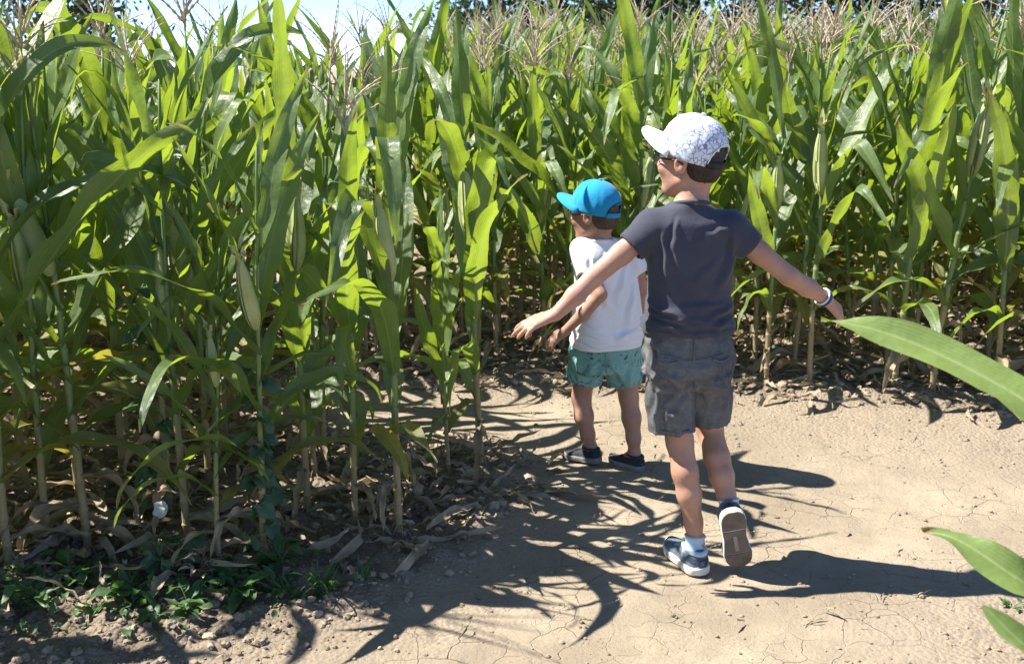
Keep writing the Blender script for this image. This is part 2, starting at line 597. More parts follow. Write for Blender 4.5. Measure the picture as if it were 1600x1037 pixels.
D = math.radians
LEAFSPEC = {'dry': [], 'low': [], 'mid': [], 'up': [], 'top': []}
for k in range(7):
    LEAFSPEC['dry'].append(dict(L=R.uniform(.22, .42), Wd=R.uniform(.025, .045), a0=D(R.uniform(25, 50)), a1=D(R.uniform(150, 185)), p=R.uniform(.5, .8), twist=R.uniform(-2.2, 2.2), wave=.014, fold=.9, sweep=R.uniform(-.7, .7)))
for k in range(7):
    LEAFSPEC['low'].append(dict(L=R.uniform(.5, .7), Wd=R.uniform(.062, .085), a0=D(R.uniform(22, 40)), a1=D(R.uniform(110, 165)), p=R.uniform(.8, 1.4), twist=R.uniform(-1.0, 1.0), wave=.014, fold=.35, sweep=R.uniform(-.5, .5)))
for k in range(20):
    e = R.random()
    if e < .48:
        LEAFSPEC['mid'].append(dict(L=R.uniform(.66, .88), Wd=R.uniform(.074, .098), a0=D(R.uniform(16, 32)), a1=D(R.uniform(35, 75)), p=R.uniform(1.2, 2), twist=R.uniform(-1.4, 1.4), wave=.016, fold=.3, sweep=R.uniform(-.7, .7)))
    elif e < .78:
        LEAFSPEC['mid'].append(dict(L=R.uniform(.70, .92), Wd=R.uniform(.072, .094), a0=D(R.uniform(16, 32)), a1=D(R.uniform(115, 170)), p=R.uniform(1.3, 2.4), twist=R.uniform(-1.0, 1.0), wave=.019, fold=.28, sweep=R.uniform(-.7, .7)))
    else:
        LEAFSPEC['mid'].append(dict(L=R.uniform(.62, .85), Wd=R.uniform(.062, .085), a0=D(R.uniform(16, 28)), a1=D(R.uniform(40, 60)), p=1.4, kink=(R.uniform(.4, .7), D(R.uniform(60, 110))), twist=R.uniform(-1.0, 1.0), wave=.016, fold=.3, sweep=R.uniform(-.5, .5)))
for k in range(15):
    e = R.random()
    LEAFSPEC['up'].append(dict(L=R.uniform(.5, .72), Wd=R.uniform(.056, .08), a0=D(R.uniform(9, 20)), a1=D(R.uniform(16, 50) if e < .72 else R.uniform(70, 130)), p=R.uniform(1.2, 2.2), twist=R.uniform(-1.5, 1.5), wave=.011, fold=.3, sweep=R.uniform(-.7, .7), kink=(R.uniform(.5, .8), D(R.uniform(60, 110))) if e > .85 else None))
for k in range(5):
    LEAFSPEC['top'].append(dict(L=R.uniform(.26, .38), Wd=R.uniform(.035, .05), a0=D(R.uniform(6, 13)), a1=D(R.uniform(12, 32)), p=1.4, twist=R.uniform(-1, 1), wave=.006, fold=.35))

LEAF_ME, LEAF_LO = {}, {}
for kd, specs in LEAFSPEC.items():
    LEAF_ME[kd], LEAF_LO[kd] = [], []
    for k, s in enumerate(specs):
        V, F, U = leaf_shape(seed=k + 100, **s)
        mats = {'dry': [M_DRY], 'low': [M_LEAF, M_LEAF_Y], 'mid': [M_LEAF], 'up': [M_LEAF], 'top': [M_LEAF]}[kd]
        LEAF_ME[kd].append([mesh_from('corn_leaf', V, F, m, True, U) for m in mats])
        LEAF_LO[kd].append(leaf_shape(seed=k + 100, ns=7, nc=2, **s))

# ------------------------------------------------------------------ corn stalks, ears, tassels
NODES = [.05, .11, .175, .24, .31, .39, .47, .55, .63, .71, .79, .865, .93]
STALK_H = 1.42


def stalk_center(z, bend, wob):
    f = np.asarray(z) / STALK_H
    return np.stack([bend * f ** 2 + wob * np.sin(f * 7), wob * np.sin(f * 5 + 1), np.asarray(z)], -1)


STALKS = []
for k in range(8):
    bend, wob = R.uniform(-.07, .07), R.uniform(-.008, .008)
    zs, rs = [-0.03], [.0125]
    nz = [0.0] + [q * STALK_H for q in NODES] + [STALK_H]
    for a, b in zip(nz[:-1], nz[1:]):
        rr = np.interp(a, [0, .5, STALK_H], [.0135, .0115, .0045])
        ln = b - a
        for q, m in ((0.0, 1.14), (.06, 1.0), (.5, .97), (.9, 1.03), (.985, 1.2)):
            zs.append(a + q * ln)
            rs.append(rr * m)
    zs.append(STALK_H + .13)
    rs.append(.003)
    V, F, U = tube(stalk_center(np.array(zs), bend, wob), rs, 9)
    U = np.stack([U[:, 0], np.repeat(np.array(zs) / STALK_H, 9)], 1)
    J = Join()
    J.add(V, F, U)
    for q in range(7):    # brace roots
        az = q * .9 + R.uniform(-.2, .2)
        c, s = math.cos(az), math.sin(az)
        z0 = R.uniform(.015, .05)
        pth = [(c * .009, s * .009, z0), (c * .026, s * .026, z0 * .7), (c * .045, s * .045, -.02)]
        V2, F2, U2 = tube(pth, [.0035, .003, .002], 4)
        J.add(V2, F2, U2 * 0)
    zl = np.array([-.02, .4, .8, 1.2, STALK_H])
    lo = tube(stalk_center(zl, bend, wob), [.0135, .012, .009, .006, .003], 4, False)
    STALKS.append((J.mesh('corn_stalk', M_STALK), bend, wob, (lo[0], np.array(lo[1]), np.stack([lo[2][:, 0], lo[2][:, 1]], 1))))


def tassel(nb, ns, sides, seed, bump=True):
    rg = random.Random(seed)
    J = Join()
    br = [(0, 0, .0, .25, 6)]
    for k in range(nb):
        br.append((rg.uniform(.0, .1), k * 2.4 + rg.uniform(-.4, .4), rg.uniform(.25, .75), rg.uniform(.13, .21), 0))
    for z0, az, spread, L, _ in br:
        t = np.linspace(0, 1, ns + 1)
        a = spread * (1 + .9 * t ** 1.5)
        if spread == 0:
            a = .08 * np.sin(3 * t)
        x = np.cumsum(np.sin(a)) * L / ns
        z = z0 + np.cumsum(np.cos(a)) * L / ns
        P = np.stack([x * math.cos(az), x * math.sin(az), z], 1)
        rad = .0022 + (.0026 * (np.arange(ns + 1) % 2) if bump else .0014)
        rad = rad * (1 - .6 * t)
        V, F, U = tube(P, rad, sides, False)
        J.add(V, F, U)
    return J


TASSELS = [tassel(R.randint(7, 12), 18, 4, k).mesh('tassel', M_TASSEL) for k in range(5)]
TASSEL_LO = []
for k in range(3):
    J = tassel(7, 4, 3, k + 30, False)
    TASSEL_LO.append((np.concatenate(J.V), np.array(J.F), np.concatenate(J.U)))

EARS = []
for k in range(4):
    L = R.uniform(.19, .25)
    rm = R.uniform(.023, .028)
    t = np.linspace(0, 1, 15)
    prof = np.interp(t, [0, .06, .2, .45, .75, .92, 1], [.35, .62, .95, 1, .8, .45, .18]) * rm
    n = 16
    a = np.linspace(0, 2 * np.pi, n, endpoint=False)
    tw = t[:, None] * .5
    rr = prof[:, None] * (1 + .045 * np.sin((a[None] + tw) * 8) + .05 * np.sin((a[None] + tw) * 3 + k))
    V = np.stack([rr * np.cos(a), rr * np.sin(a), np.broadcast_to(t[:, None] * L, rr.shape)], -1)
    V[:, :, 0] += (.012 * np.sin(t * 2.2))[:, None]
    F = [tuple(f) for f in grid_faces(15, n)] + [(i * n + n - 1, i * n, (i + 1) * n, (i + 1) * n + n - 1) for i in range(14)]
    F = [tuple(f)[::-1] for f in F]
    J = Join()
    J.add(V.reshape(-1, 3), F)
    for q in range(4):          # husk tips
        V2, F2, U2 = leaf_shape(R.uniform(.05, .11), .02, .1, R.uniform(.3, .9), ns=5, nc=2, seed=q + k)
        A = rot3(0, 0, q * 1.6 + k)
        J.add(V2 @ A.T + np.array([.01, 0, L * .9]), F2, U2)
    sil = Join()
    for q in range(16):
        az = R.uniform(0, 6.28)
        sp = R.uniform(.1, .9)
        ln = R.uniform(.025, .055)
        tt = np.linspace(0, 1, 5)
        x = ln * sp * tt
        z = L * .98 + ln * (tt - .7 * sp * tt ** 2)
        V2, F2, U2 = tube(np.stack([x * math.cos(az), x * math.sin(az), z], 1), .0017, 3, False)
        sil.add(V2, F2, U2)
    EARS.append((J.mesh('ear', M_HUSK), sil.mesh('silk', M_SILK)))


def leaf_plan(rg, dense=True):
    """list of (kind, variant, node height, azimuth, scale, material index, tilt)"""
    out = []
    for k, fz in enumerate(NODES):
        z = fz * STALK_H
        az = (k % 2) * math.pi + rg.uniform(-.45, .45)
        if k < 2:
            if rg.random() < .2:
                continue
            kind = 'dry'
        elif k < 5:
            kind = 'low' if rg.random() < (.75 if k == 2 else .92) else 'dry'
        elif k < 9:
            kind = 'mid'
        elif k < 12:
            kind = 'up'
        else:
            kind = 'top'
        v = rg.randrange(len(LEAFSPEC[kind]))
        mi = 1 if (kind == 'low' and rg.random() < .42) else 0
        out.append((kind, v, z, az, rg.uniform(.88, 1.12), mi, rg.uniform(-.08, .08)))
    return out


def corn_plant(x, y, rg, az=None, scale=None, ears=None, tas=None, tilt=None, label='', group=None):
    z = float(ground_z(x, y)[0]) - .004
    root = bpy.data.objects.new('corn_plant', None)
    COL.objects.link(root)
    root.empty_display_size = .1
    root.location = (x, y, z)
    az = rg.uniform(0, 6.28) if az is None else az
    tl = tilt or (rg.uniform(-.05, .05), rg.uniform(-.05, .05))
    root.rotation_euler = (tl[0], tl[1], az)
    root.scale = (scale or rg.uniform(.85, 1.04),) * 3
    me, bend, wob, _ = STALKS[rg.randrange(8)]
    link('stalk', me, root)
    for kind, v, zz, a, s, mi, tt in leaf_plan(rg):
        c = stalk_center(zz, bend, wob)
        link('leaf', LEAF_ME[kind][v][mi], root, tuple(c), (0, tt, a), s)
    if tas is None:
        tas = rg.random() < .72
    if tas:
        c = stalk_center(STALK_H + .11, bend, wob)
        link('tassel', TASSELS[rg.randrange(5)], root, tuple(c), (rg.uniform(-.15, .15), rg.uniform(-.15, .15), rg.uniform(0, 6)), rg.uniform(1.0, 1.4))
    ne = (1 if rg.random() < .6 else 0) if ears is None else ears
    for q in range(ne):
        zz = (NODES[8] if group == 'corn plants told apart along the path edges' else NODES[7] if q == 0 else NODES[6]) * STALK_H
        c = stalk_center(zz, bend, wob)
        k = rg.randrange(4)
        a = rg.uniform(0, 6.28) if group != 'corn plants told apart along the path edges' else -1.57 - az + rg.uniform(-.5, .5)
        e = link('ear', EARS[k][0], root, (c[0] + .012 * math.cos(a), c[1] + .012 * math.sin(a), zz), (0, rg.uniform(.12, .32), a), rg.uniform(1.0, 1.2) * (1.15 if group == 'corn plants told apart along the path edges' else 1.0))
        link('silk', EARS[k][1], e)
    tag(root, label, 'corn plant', group)
    return root


# plants that can be told apart (position, options, label)
NAMED = [
    (-1.52, 3.03, dict(az=.4), 'corn plant at the left edge of the picture, first in the front row'),
    (-1.46, 3.17, dict(az=1.2), 'front row corn plant second from the left edge, thin bare stalk at its foot'),
    (-1.33, 3.16, dict(az=.2), 'front row corn plant third from the left edge, its stalk leaning left'),
    (-1.16, 3.42, dict(az=2.0, ears=1), 'corn plant behind the white bindweed flower'),
    (-0.89, 3.04, dict(az=.7, tas=False, scale=.62), 'short corn plant with a dry curled leaf beside the dead weed clump'),
    (-0.77, 3.12, dict(az=1.0, scale=.8), 'corn plant wrapped in a green climbing vine near the lower left weeds'),
    (-0.70, 3.46, dict(az=1.5, ears=1, scale=.92), 'corn plant set back between the vine stalk and the corner, reddish foot'),
    (-0.52, 3.36, dict(az=1.9, scale=.82), 'corn plant just left of the corner plant with an arching yellow lower leaf'),
    (-0.36, 3.28, dict(az=1.35, ears=1, tas=False, scale=.92), 'tall corn plant at the front corner of the left block with a fat ear'),
    (-0.24, 3.82, dict(az=1.4, scale=.62, tas=False), 'thin corn plant beside the path between corner plant and end plant'),
    (-0.12, 3.92, dict(az=1.75, ears=1, scale=.98, tas=False), 'last corn plant of the left block, beside the path left of the small boy'),
    (1.22, 5.04, dict(az=.8, ears=1), 'corn plant at the far path edge just right of the bigger boy'),
    (1.42, 4.97, dict(az=2.2, ears=1), 'corn plant at the far path edge behind the bigger boy\'s right hand'),
    (1.80, 4.93, dict(az=1.3, ears=1, scale=1.08), 'corn plant with an upright ear above the tip of the near leaf'),
    (1.96, 4.88, dict(az=.3, ears=1, scale=1.1), 'corn plant with a large pale ear at the far path edge on the right'),
    (2.22, 4.80, dict(az=1.1), 'rightmost corn plant on the far path edge, above the near leaf'),
]
rg = random.Random(5)
for x, y, kw, lab in NAMED:
    corn_plant(x, y, rg, label=lab, group='corn plants told apart along the path edges', **kw)

# the others, in rows
taken = np.array([(n[0], n[1]) for n in NAMED])
cand = []
prg = random.Random(21)


def try_add(x, y, mind):
    if np.min(np.hypot(taken[:, 0] - x, taken[:, 1] - y)) < mind:
        return
    cand.append((x, y))


row = 0
for row in range(-8, 16):           # left block: rows run up and down the picture, leaning
    x0 = -.30 - row * .38
    yy = -2.6 + prg.random() * .1
    while yy < 5.15:
        x = x0 - .16 * (yy - 3.5) + prg.gauss(0, .03)
        y = yy + prg.gauss(0, .03)
        if float(poly_sd(LEFT_BLOCK, x, y)) < -.05 and not (x < -.55 * y - .15 and prg.random() < .68) and not (x > -.95 and y < 3.62) and not (x > -.38 and y < 4.3):
            try_add(x, y, .13)
        yy += .23
yy0 = 4.98
for row in range(0, 59):            # field behind the path
    sp = .44
    x = -16 - prg.random() * .2
    while x < 17:
        bx = x + prg.gauss(0, .03)
        by = yy0 + row * sp + prg.gauss(0, .04) - (.09 * max(bx, 0))
        keep = .93
        if 2.0 < bx < 2.75 and row in (0, 1, 2):
            keep = .35
        if abs(bx) < .62 * by + 1.2 and float(poly_sd(BACK_FIELD, bx, by)) < -.04 and prg.random() < keep:
            try_add(bx, by, .13)
        x += .185 if row < 14 else .24
cand = np.array(cand)
ax = cand[:, 1] * math.cos(D(13.67)) + .6 * math.sin(D(13.67))
inview = (np.abs(cand[:, 0]) < .475 * ax + .12) & (cand[:, 1] > 2.7)
dist = np.hypot(cand[:, 0], cand[:, 1])
order = np.argsort(np.where(inview, dist, 1e6))
N_IND = 282
ind = order[:N_IND]
far = [i for i in order[N_IND:]]
def rw_ok(y):
    return y < 5.6


COLS = [(-9, -.36, 'left picture edge'), (-.36, -.24, 'white flower'), (-.24, -.12, 'left corner plant'), (-.12, 0.0, 'path gap'),
        (0.0, .12, 'smaller boy'), (.12, .24, 'bigger boy'), (.24, .32, 'bigger boy\'s hand'), (.32, .42, 'near leaf\'s tip'), (.42, 9, 'right picture edge')]
for i in ind:
    x, y = (float(q) for q in cand[i])
    c = [q[2] for q in COLS if q[0] <= x / y < q[1]][0]
    if y < 5.02 and x < -.2 and float(poly_sd(LEFT_BLOCK, x, y)) < .02:
        lab, grp = 'corn plant inside the left block, towards the ' + c, 'corn plants inside the left block'
    else:
        rw = int((y + .09 * max(x, 0) - yy0 + .22) / .44)
        if rw < 2:
            lab = ('front row', 'second row')[max(rw, 0)] + ' corn plant beyond the path, towards the ' + c
        elif rw < 5:
            lab = 'corn plant some rows into the back field, towards the ' + c
        else:
            lab = 'distant corn plant showing only its top, towards the ' + c
        grp = 'corn plants of the back field'
    ea, ta = rg.random() < .6, rg.random() < .5
    lab += ', with an ear' if ea and rw_ok(y) else ''
    corn_plant(x, y, rg, label=lab, group=grp, ears=int(ea), tas=ta)

# the rest of the field as one mass
lowplants = []
for k in range(14):
    r2 = random.Random(300 + k)
    me, bend, wob, lo = STALKS[k % 8]
    parts = {0: [], 1: [], 2: [], 3: []}
    parts[2].append(lo)
    for kind, v, zz, a, s, mi, tt in leaf_plan(r2):
        V, F, U = LEAF_LO[kind][v]
        A = rot3(0, tt, a) * s
        parts[1 if kind == 'dry' else 0].append((V @ A.T + stalk_center(zz, bend, wob), F, U))
    if r2.random() < .42:
        V, F, U = TASSEL_LO[k % 3]
        parts[3].append((V * r2.uniform(1.1, 1.5) + stalk_center(STALK_H + .11, bend, wob), F, U))
    Vs, Fs, Us, Ms, n = [], [], [], [], 0
    for mi, lst in parts.items():
        for V, F, U in lst:
            Vs.append(V)
            Fs.append(np.asarray(F) + n)
            Us.append(U)
            Ms.append(np.full(len(F), mi))
            n += len(V)
    lowplants.append((np.concatenate(Vs), np.concatenate(Fs), np.concatenate(Us), np.concatenate(Ms)))
Vs, Fs, Us, Ms, n = [], [], [], [], 0
fz = ground_z(cand[far, 0], cand[far, 1])
for i, z in zip(far, fz):
    V, F, U, Mi = lowplants[rg.randrange(14)]
    A = rot3(rg.uniform(-.05, .05), rg.uniform(-.05, .05), rg.uniform(0, 6.28)) * rg.uniform(.88, 1.17)
    Vs.append(V @ A.T + np.array([cand[i, 0], cand[i, 1], z]))
    Fs.append(F + n)
    Us.append(U)
    Ms.append(Mi)
    n += len(V)
fme = mesh_from('corn_field', np.concatenate(Vs), np.concatenate(Fs), [M_LEAF, M_DRY, M_STALK, M_TASSEL], True, np.concatenate(Us))
fme.polygons.foreach_set('material_index', np.concatenate(Ms).astype(np.int32))
tag(link('corn_field', fme), 'far mass of green corn with tan tassels reaching to the trees', 'corn field', kind='stuff')

M_LEAF_LIT = leaf_material('corn_leaf_sunlit_tone', (0.15, 0.225, 0.075), (0.22, 0.31, 0.10), (0.40, 0.60, 0.03), 0.42, rough=.40, rib=(.36, .44, .2))  # ordinary corn leaf, with sun sheen and glow painted in as lighter green
# ------------------------------------------------------------------ near plant at the right edge
npl = bpy.data.objects.new('corn_plant', None)
COL.objects.link(npl)
npl.location = (1.13, 1.62, 0)
tag(npl, 'nearest corn plant at the right edge, only its long leaves in view', 'corn plant')
link('stalk', STALKS[2][0], npl)


def blade(path, Wd, face, name, mat, nc=8, wave=.009, seed=1):
    """leaf along an explicit centre line, face = direction the upper side looks to"""
    P = np.asarray(path, float)
    tt = np.linspace(0, 1, len(P))
    t = np.linspace(0, 1, 33)
    C = np.stack([np.interp(t, tt, P[:, k]) for k in range(3)], 1)
    for _ in range(6):
        C[1:-1] = (C[:-2] + 2 * C[1:-1] + C[2:]) / 4
    T = np.gradient(C, axis=0)
    T /= np.linalg.norm(T, axis=1)[:, None]
    fc = np.asarray(face, float)
    if fc.ndim == 2:
        fc = np.stack([np.interp(t, np.linspace(0, 1, len(fc)), fc[:, k]) for k in range(3)], 1)
    else:
        fc = np.broadcast_to(fc, C.shape)
    N = fc - T * (fc * T).sum(1)[:, None]
    N /= np.linalg.norm(N, axis=1)[:, None]
    B = np.cross(N, T)
    prof = (0.55 + 0.45 * sstep(0, 0.3, t)) * np.where(t > 0.35, np.clip(1 - ((t - 0.35) / 0.65) ** 2.2, 0, 1) ** .85, 1)
    prof = np.maximum(prof, .012)
    u = np.linspace(-1, 1, nc + 1)
    rgb = np.random.default_rng(seed)
    nick = 1 - .10 * (rgb.random((33, 2)) > .86) + .05 * np.cumsum(rgb.normal(size=(33, 2)), 0) / 6
    V = np.empty((33, nc + 1, 3))
    for j, uu in enumerate(u):
        off = .22 * abs(uu) * Wd / 2 * prof + wave * abs(uu) ** 1.6 * np.sin(15 * t + (2 if uu < 0 else 4.5) + seed)
        pe = prof * (nick[:, 0 if uu < 0 else 1] if abs(uu) > .9 else 1)
        V[:, j] = C + B * (uu * Wd / 2 * pe)[:, None] + N * off[:, None]
    uv = np.stack(np.broadcast_arrays(((u + 1) / 2)[None, :], t[:, None]), -1).reshape(-1, 2)
    return mesh_from(name, V.reshape(-1, 3), grid_faces(33, nc + 1), mat, True, uv)


o = np.array([1.13, 1.62, 0])
link('leaf', blade(np.array([(1.13, 1.62, .68), (1.06, 1.62, .77), (.94, 1.64, .90), (.835, 1.70, .977), (.71, 1.79, 1.036), (.61, 1.83, 1.066), (.542, 1.86, 1.07)]) - o, .084, (-.35, -.45, .82), 'near_leaf', M_LEAF_LIT), npl)
link('leaf', blade(np.array([(1.13, 1.62, .50), (1.02, 1.57, .62), (.88, 1.52, .69), (.77, 1.50, .745), (.72, 1.54, .776), (.685, 1.57, .792), (.649, 1.60, .788)]) - o, .062, [(-.3, -.4, .85), (-.3, -.5, .8), (.5, -.7, .3)], 'near_leaf', M_LEAF_LIT, seed=3), npl)
link('leaf', blade(np.array([(1.13, 1.62, .60), (1.0, 1.40, .72), (.82, 1.22, .80), (.69, 1.14, .81), (.60, 1.14, .84), (.56, 1.18, .88)]) - o, .06, (.1, -.5, .8), 'near_leaf', M_LEAF_LIT, seed=5), npl)
for k, (kind, v, zz, a, s) in enumerate([('mid', 3, .82, .3, 1), ('mid', 5, .95, -.9, .9), ('up', 2, 1.1, .6, 1), ('up', 4, 1.22, -.3, 1), ('low', 2, .35, .2, .9), ('dry', 1, .2, -.4, 1)]):
    link('leaf', LEAF_ME[kind][v][0], npl, (0, 0, zz), (0, 0, a), s)

# ------------------------------------------------------------------ litter of dry leaves
lv = []
for k in range(10):
    s = dict(L=R.uniform(.10, .3), Wd=R.uniform(.012, .034), a0=D(R.uniform(70, 85)), a1=D(R.uniform(85, 120)), p=1, twist=R.uniform(-2.6, 2.6), wave=.012, fold=.7, sweep=R.uniform(-1.5, 1.5), kink=(R.uniform(.3, .7), D(R.uniform(-40, 40))))
    lv.append(leaf_shape(seed=k + 500, ns=9, nc=2, **s))
places = []
while len(places) < 2300:
    y = 2.7 + 4.0 * rng.random() ** 1.3
    x = (rng.random() * 2 - 1) * (0.6 * y + 0.3)
    sd = min(float(field_sd(x, y)) + .3, float(poly_sd(LEFT_BLOCK, x, y)) + .02) if x < 0 and y < 4.2 else float(field_sd(x, y))
    if sd > .12 and rng.random() > .10:
        continue
    if sd > -.1 and rng.random() > .55:
        continue
    if x < -.3 and y < 3.0 and rng.random() > .25:
        continue
    s = (.5 + .7 * rng.random()) * (.28 if sd > .12 else 1)
    A = rot3(rng.normal(0, .25), rng.normal(0, .2), rng.random() * 6.28) * s
    places.append((int(rng.integers(0, 10)), A, np.array([x, y, 0])))
zz = ground_z([p[2][0] for p in places], [p[2][1] for p in places])
for p, z in zip(places, zz):
    p[2][2] = z + .006 + .012 * rng.random()
M_LITTER = leaf_material('dry_litter', (0.30, 0.235, 0.15), (0.58, 0.48, 0.33), (0.34, 0.25, 0.12), 0.2, rough=0.8, rib=(0.45, 0.37, 0.25))
tag(link('dry_leaf_litter', scatter_mesh(lv, places, 'dry_leaf_litter', M_LITTER, True)), 'dry tan corn leaves littering the soil under the stalks', 'leaf litter', kind='stuff')
# ------------------------------------------------------------------ people: continuous surfaces grown from distance fields
def v3(*a):
    return np.array(a, float)


def unit(v):
    v = np.asarray(v, float)
    return v / np.linalg.norm(v)


def capsule(a, b, r1, r2):
    a, b = np.asarray(a, float), np.asarray(b, float)
    ba = b - a
    bb = ba.dot(ba) + 1e-12

    def f(p):
        t = np.clip((p - a) @ ba / bb, 0, 1)
        return np.linalg.norm(p - a - t[:, None] * ba, axis=1) - (r1 + (r2 - r1) * t)
    return f


def cut_capsule(a, b, r1, r2, over=.05):
    """open sleeve or trouser leg: tapered tube cut flat at b"""
    a, b = np.asarray(a, float), np.asarray(b, float)
    d = unit(b - a)
    f0 = capsule(a, b + d * over, r1, r2 + (r2 - r1) * over / np.linalg.norm(b - a))

    def f(p):
        return np.maximum(f0(p), (p - b) @ d)
    return f


def ellip(c, r, A=None):
    c, r = np.asarray(c, float), np.asarray(r, float)

    def f(p):
        q = p - c
        if A is not None:
            q = q @ A.T
        k0 = np.linalg.norm(q / r, axis=1)
        k1 = np.linalg.norm(q / (r * r), axis=1) + 1e-9
        return k0 * (k0 - 1) / k1
    return f


def loft(zs, cx, cy, a, b, yaw=0.0, n=2.4):
    cyw, syw = math.cos(yaw), math.sin(yaw)

    def f(p):
        z = p[:, 2]
        zc = np.clip(z, zs[0], zs[-1])
        x = p[:, 0] - np.interp(zc, zs, cx)
        y = p[:, 1] - np.interp(zc, zs, cy)
        A, B = np.interp(zc, zs, a), np.interp(zc, zs, b)
        u = np.abs(x * cyw + y * syw)
        w = np.abs(-x * syw + y * cyw)
        rr = ((u / A) ** n + (w / B) ** n) ** (1 / n)
        d = (rr - 1) * np.minimum(A, B)
        return np.maximum(d, np.maximum(zs[0] - z, z - zs[-1]))
    return f


def smin(a, b, k):
    h = np.clip(.5 + .5 * (b - a) / k, 0, 1)
    return b + (a - b) * h - k * h * (1 - h)


class Sdf:
    def __init__(s):
        s.p, s.c = [], []

    def add(s, f, k=.015):
        s.p.append((f, k))
        return s

    def cut(s, f, k=.004):
        s.c.append((f, k))
        return s

    def ev(s, p, keep=None):
        d = None
        for i, (f, k) in enumerate(s.p):
            if keep is not None and not keep[i]:
                continue
            e = f(p)
            d = e if d is None else smin(d, e, k)
        for f, k in s.c:
            d = -smin(-d, -f(p), k)
        return d


def mesh_sdf(S, lo, hi, h, B=20):
    lo, hi = np.asarray(lo, float), np.asarray(hi, float)
    nb = np.ceil((hi - lo) / h / B).astype(int)
    n = nb * B + 1
    vals = np.ones(n, np.float32)
    rad = B * h * math.sqrt(3) / 2
    g = np.arange(B + 1)
    LX, LY, LZ = np.meshgrid(g, g, g, indexing='ij')
    L = np.stack([LX.ravel(), LY.ravel(), LZ.ravel()], 1) * h
    for i in range(nb[0]):
        for j in range(nb[1]):
            for k in range(nb[2]):
                o = lo + np.array([i, j, k]) * B * h
                c = (o + B * h / 2)[None]
                dc = np.array([f(c)[0] for f, _ in S.p])
                dm = dc.min()
                sl = (slice(i * B, i * B + B + 1), slice(j * B, j * B + B + 1), slice(k * B, k * B + B + 1))
                if dm > rad * 1.25 + .03:
                    continue
                keep = dc < max(dm, 0) + 2 * rad + .06
                vals[sl] = S.ev(o + L, keep).reshape(B + 1, B + 1, B + 1)
    s = vals < 0
    c8 = [s[a:n[0] - 1 + a, b:n[1] - 1 + b, c:n[2] - 1 + c] for a in (0, 1) for b in (0, 1) for c in (0, 1)]
    anyc, allc = c8[0].copy(), c8[0].copy()
    for q in c8[1:]:
        anyc |= q
        allc &= q
    act = anyc & ~allc
    idx = np.full(act.shape, -1, np.int64)
    cell = np.argwhere(act)
    idx[act] = np.arange(len(cell))
    cor = np.array([(a, b, c) for a in (0, 1) for b in (0, 1) for c in (0, 1)])
    val = np.stack([vals[cell[:, 0] + a, cell[:, 1] + b, cell[:, 2] + c] for a, b, c in cor], 1)
    acc = np.zeros((len(cell), 3))
    cnt = np.zeros(len(cell))
    for a in range(8):
        for b in range(a + 1, 8):
            if np.abs(cor[a] - cor[b]).sum() != 1:
                continue
            va, vb = val[:, a], val[:, b]
            x = (va < 0) != (vb < 0)
            t = np.where(x, va / np.where(x, va - vb, 1), 0)
            acc += np.where(x[:, None], cor[a] + t[:, None] * (cor[b] - cor[a]), 0)
            cnt += x
    V = lo + (cell + acc / cnt[:, None]) * h
    F = []
    for axn in range(3):
        o1, o2 = [(1, 2), (2, 0), (0, 1)][axn]
        d = np.zeros(3, int)
        d[axn] = 1
        A = s[:n[0] - d[0], :n[1] - d[1], :n[2] - d[2]]
        Bb = s[d[0]:, d[1]:, d[2]:]
        e = np.argwhere(A != Bb)
        e = e[(e[:, o1] > 0) & (e[:, o2] > 0) & (e[:, o1] < n[o1] - 1) & (e[:, o2] < n[o2] - 1)]
        ins = A[e[:, 0], e[:, 1], e[:, 2]]
        q = []
        for u, w in ((-1, -1), (0, -1), (0, 0), (-1, 0)):
            cc = e.copy()
            cc[:, o1] += u
            cc[:, o2] += w
            q.append(idx[cc[:, 0], cc[:, 1], cc[:, 2]])
        q = np.stack(q, 1)
        q[~ins] = q[~ins][:, ::-1]
        F.append(q)
    return V, np.concatenate(F)


def vnormals(V, F):
    fn = np.cross(V[F[:, 2]] - V[F[:, 0]], V[F[:, 3]] - V[F[:, 1]])
    N = np.zeros_like(V)
    for k in range(4):
        np.add.at(N, F[:, k], fn)
    return N / (np.linalg.norm(N, axis=1)[:, None] + 1e-12)


def relax(V, F, it=2, lam=.5):
    for _ in range(it):
        A = np.zeros_like(V)
        c = np.zeros(len(V))
        for a, b in ((0, 1), (1, 2), (2, 3), (3, 0)):
            np.add.at(A, F[:, a], V[F[:, b]])
            np.add.at(A, F[:, b], V[F[:, a]])
            np.add.at(c, F[:, a], 1)
            np.add.at(c, F[:, b], 1)
        V = V + lam * (A / np.maximum(c, 1)[:, None] - V)
    return V


def open_caps(V, F, planes):
    """drop the flat lids of sleeves and hems: planes = (point, normal, radius)"""
    fn = np.cross(V[F[:, 2]] - V[F[:, 0]], V[F[:, 3]] - V[F[:, 1]])
    fn /= np.linalg.norm(fn, axis=1)[:, None] + 1e-12
    c = V[F].mean(1)
    kill = np.zeros(len(F), bool)
    for p, nrm, r in planes:
        p, nrm = np.asarray(p), unit(nrm)
        kill |= (np.abs((c - p) @ nrm) < .008) & (fn @ nrm > .75) & (np.linalg.norm(c - p, axis=1) < r)
    F = F[~kill]
    used = np.unique(F)
    mp = np.full(len(V), -1)
    mp[used] = np.arange(len(used))
    return V[used], mp[F]


def cloth(name, V, F, mat, parent, thick=.003):
    o = link(name, mesh_from(name, V, F, mat), parent)
    md = o.modifiers.new('thickness', 'SOLIDIFY')
    md.thickness = thick
    md.offset = -1
    return o


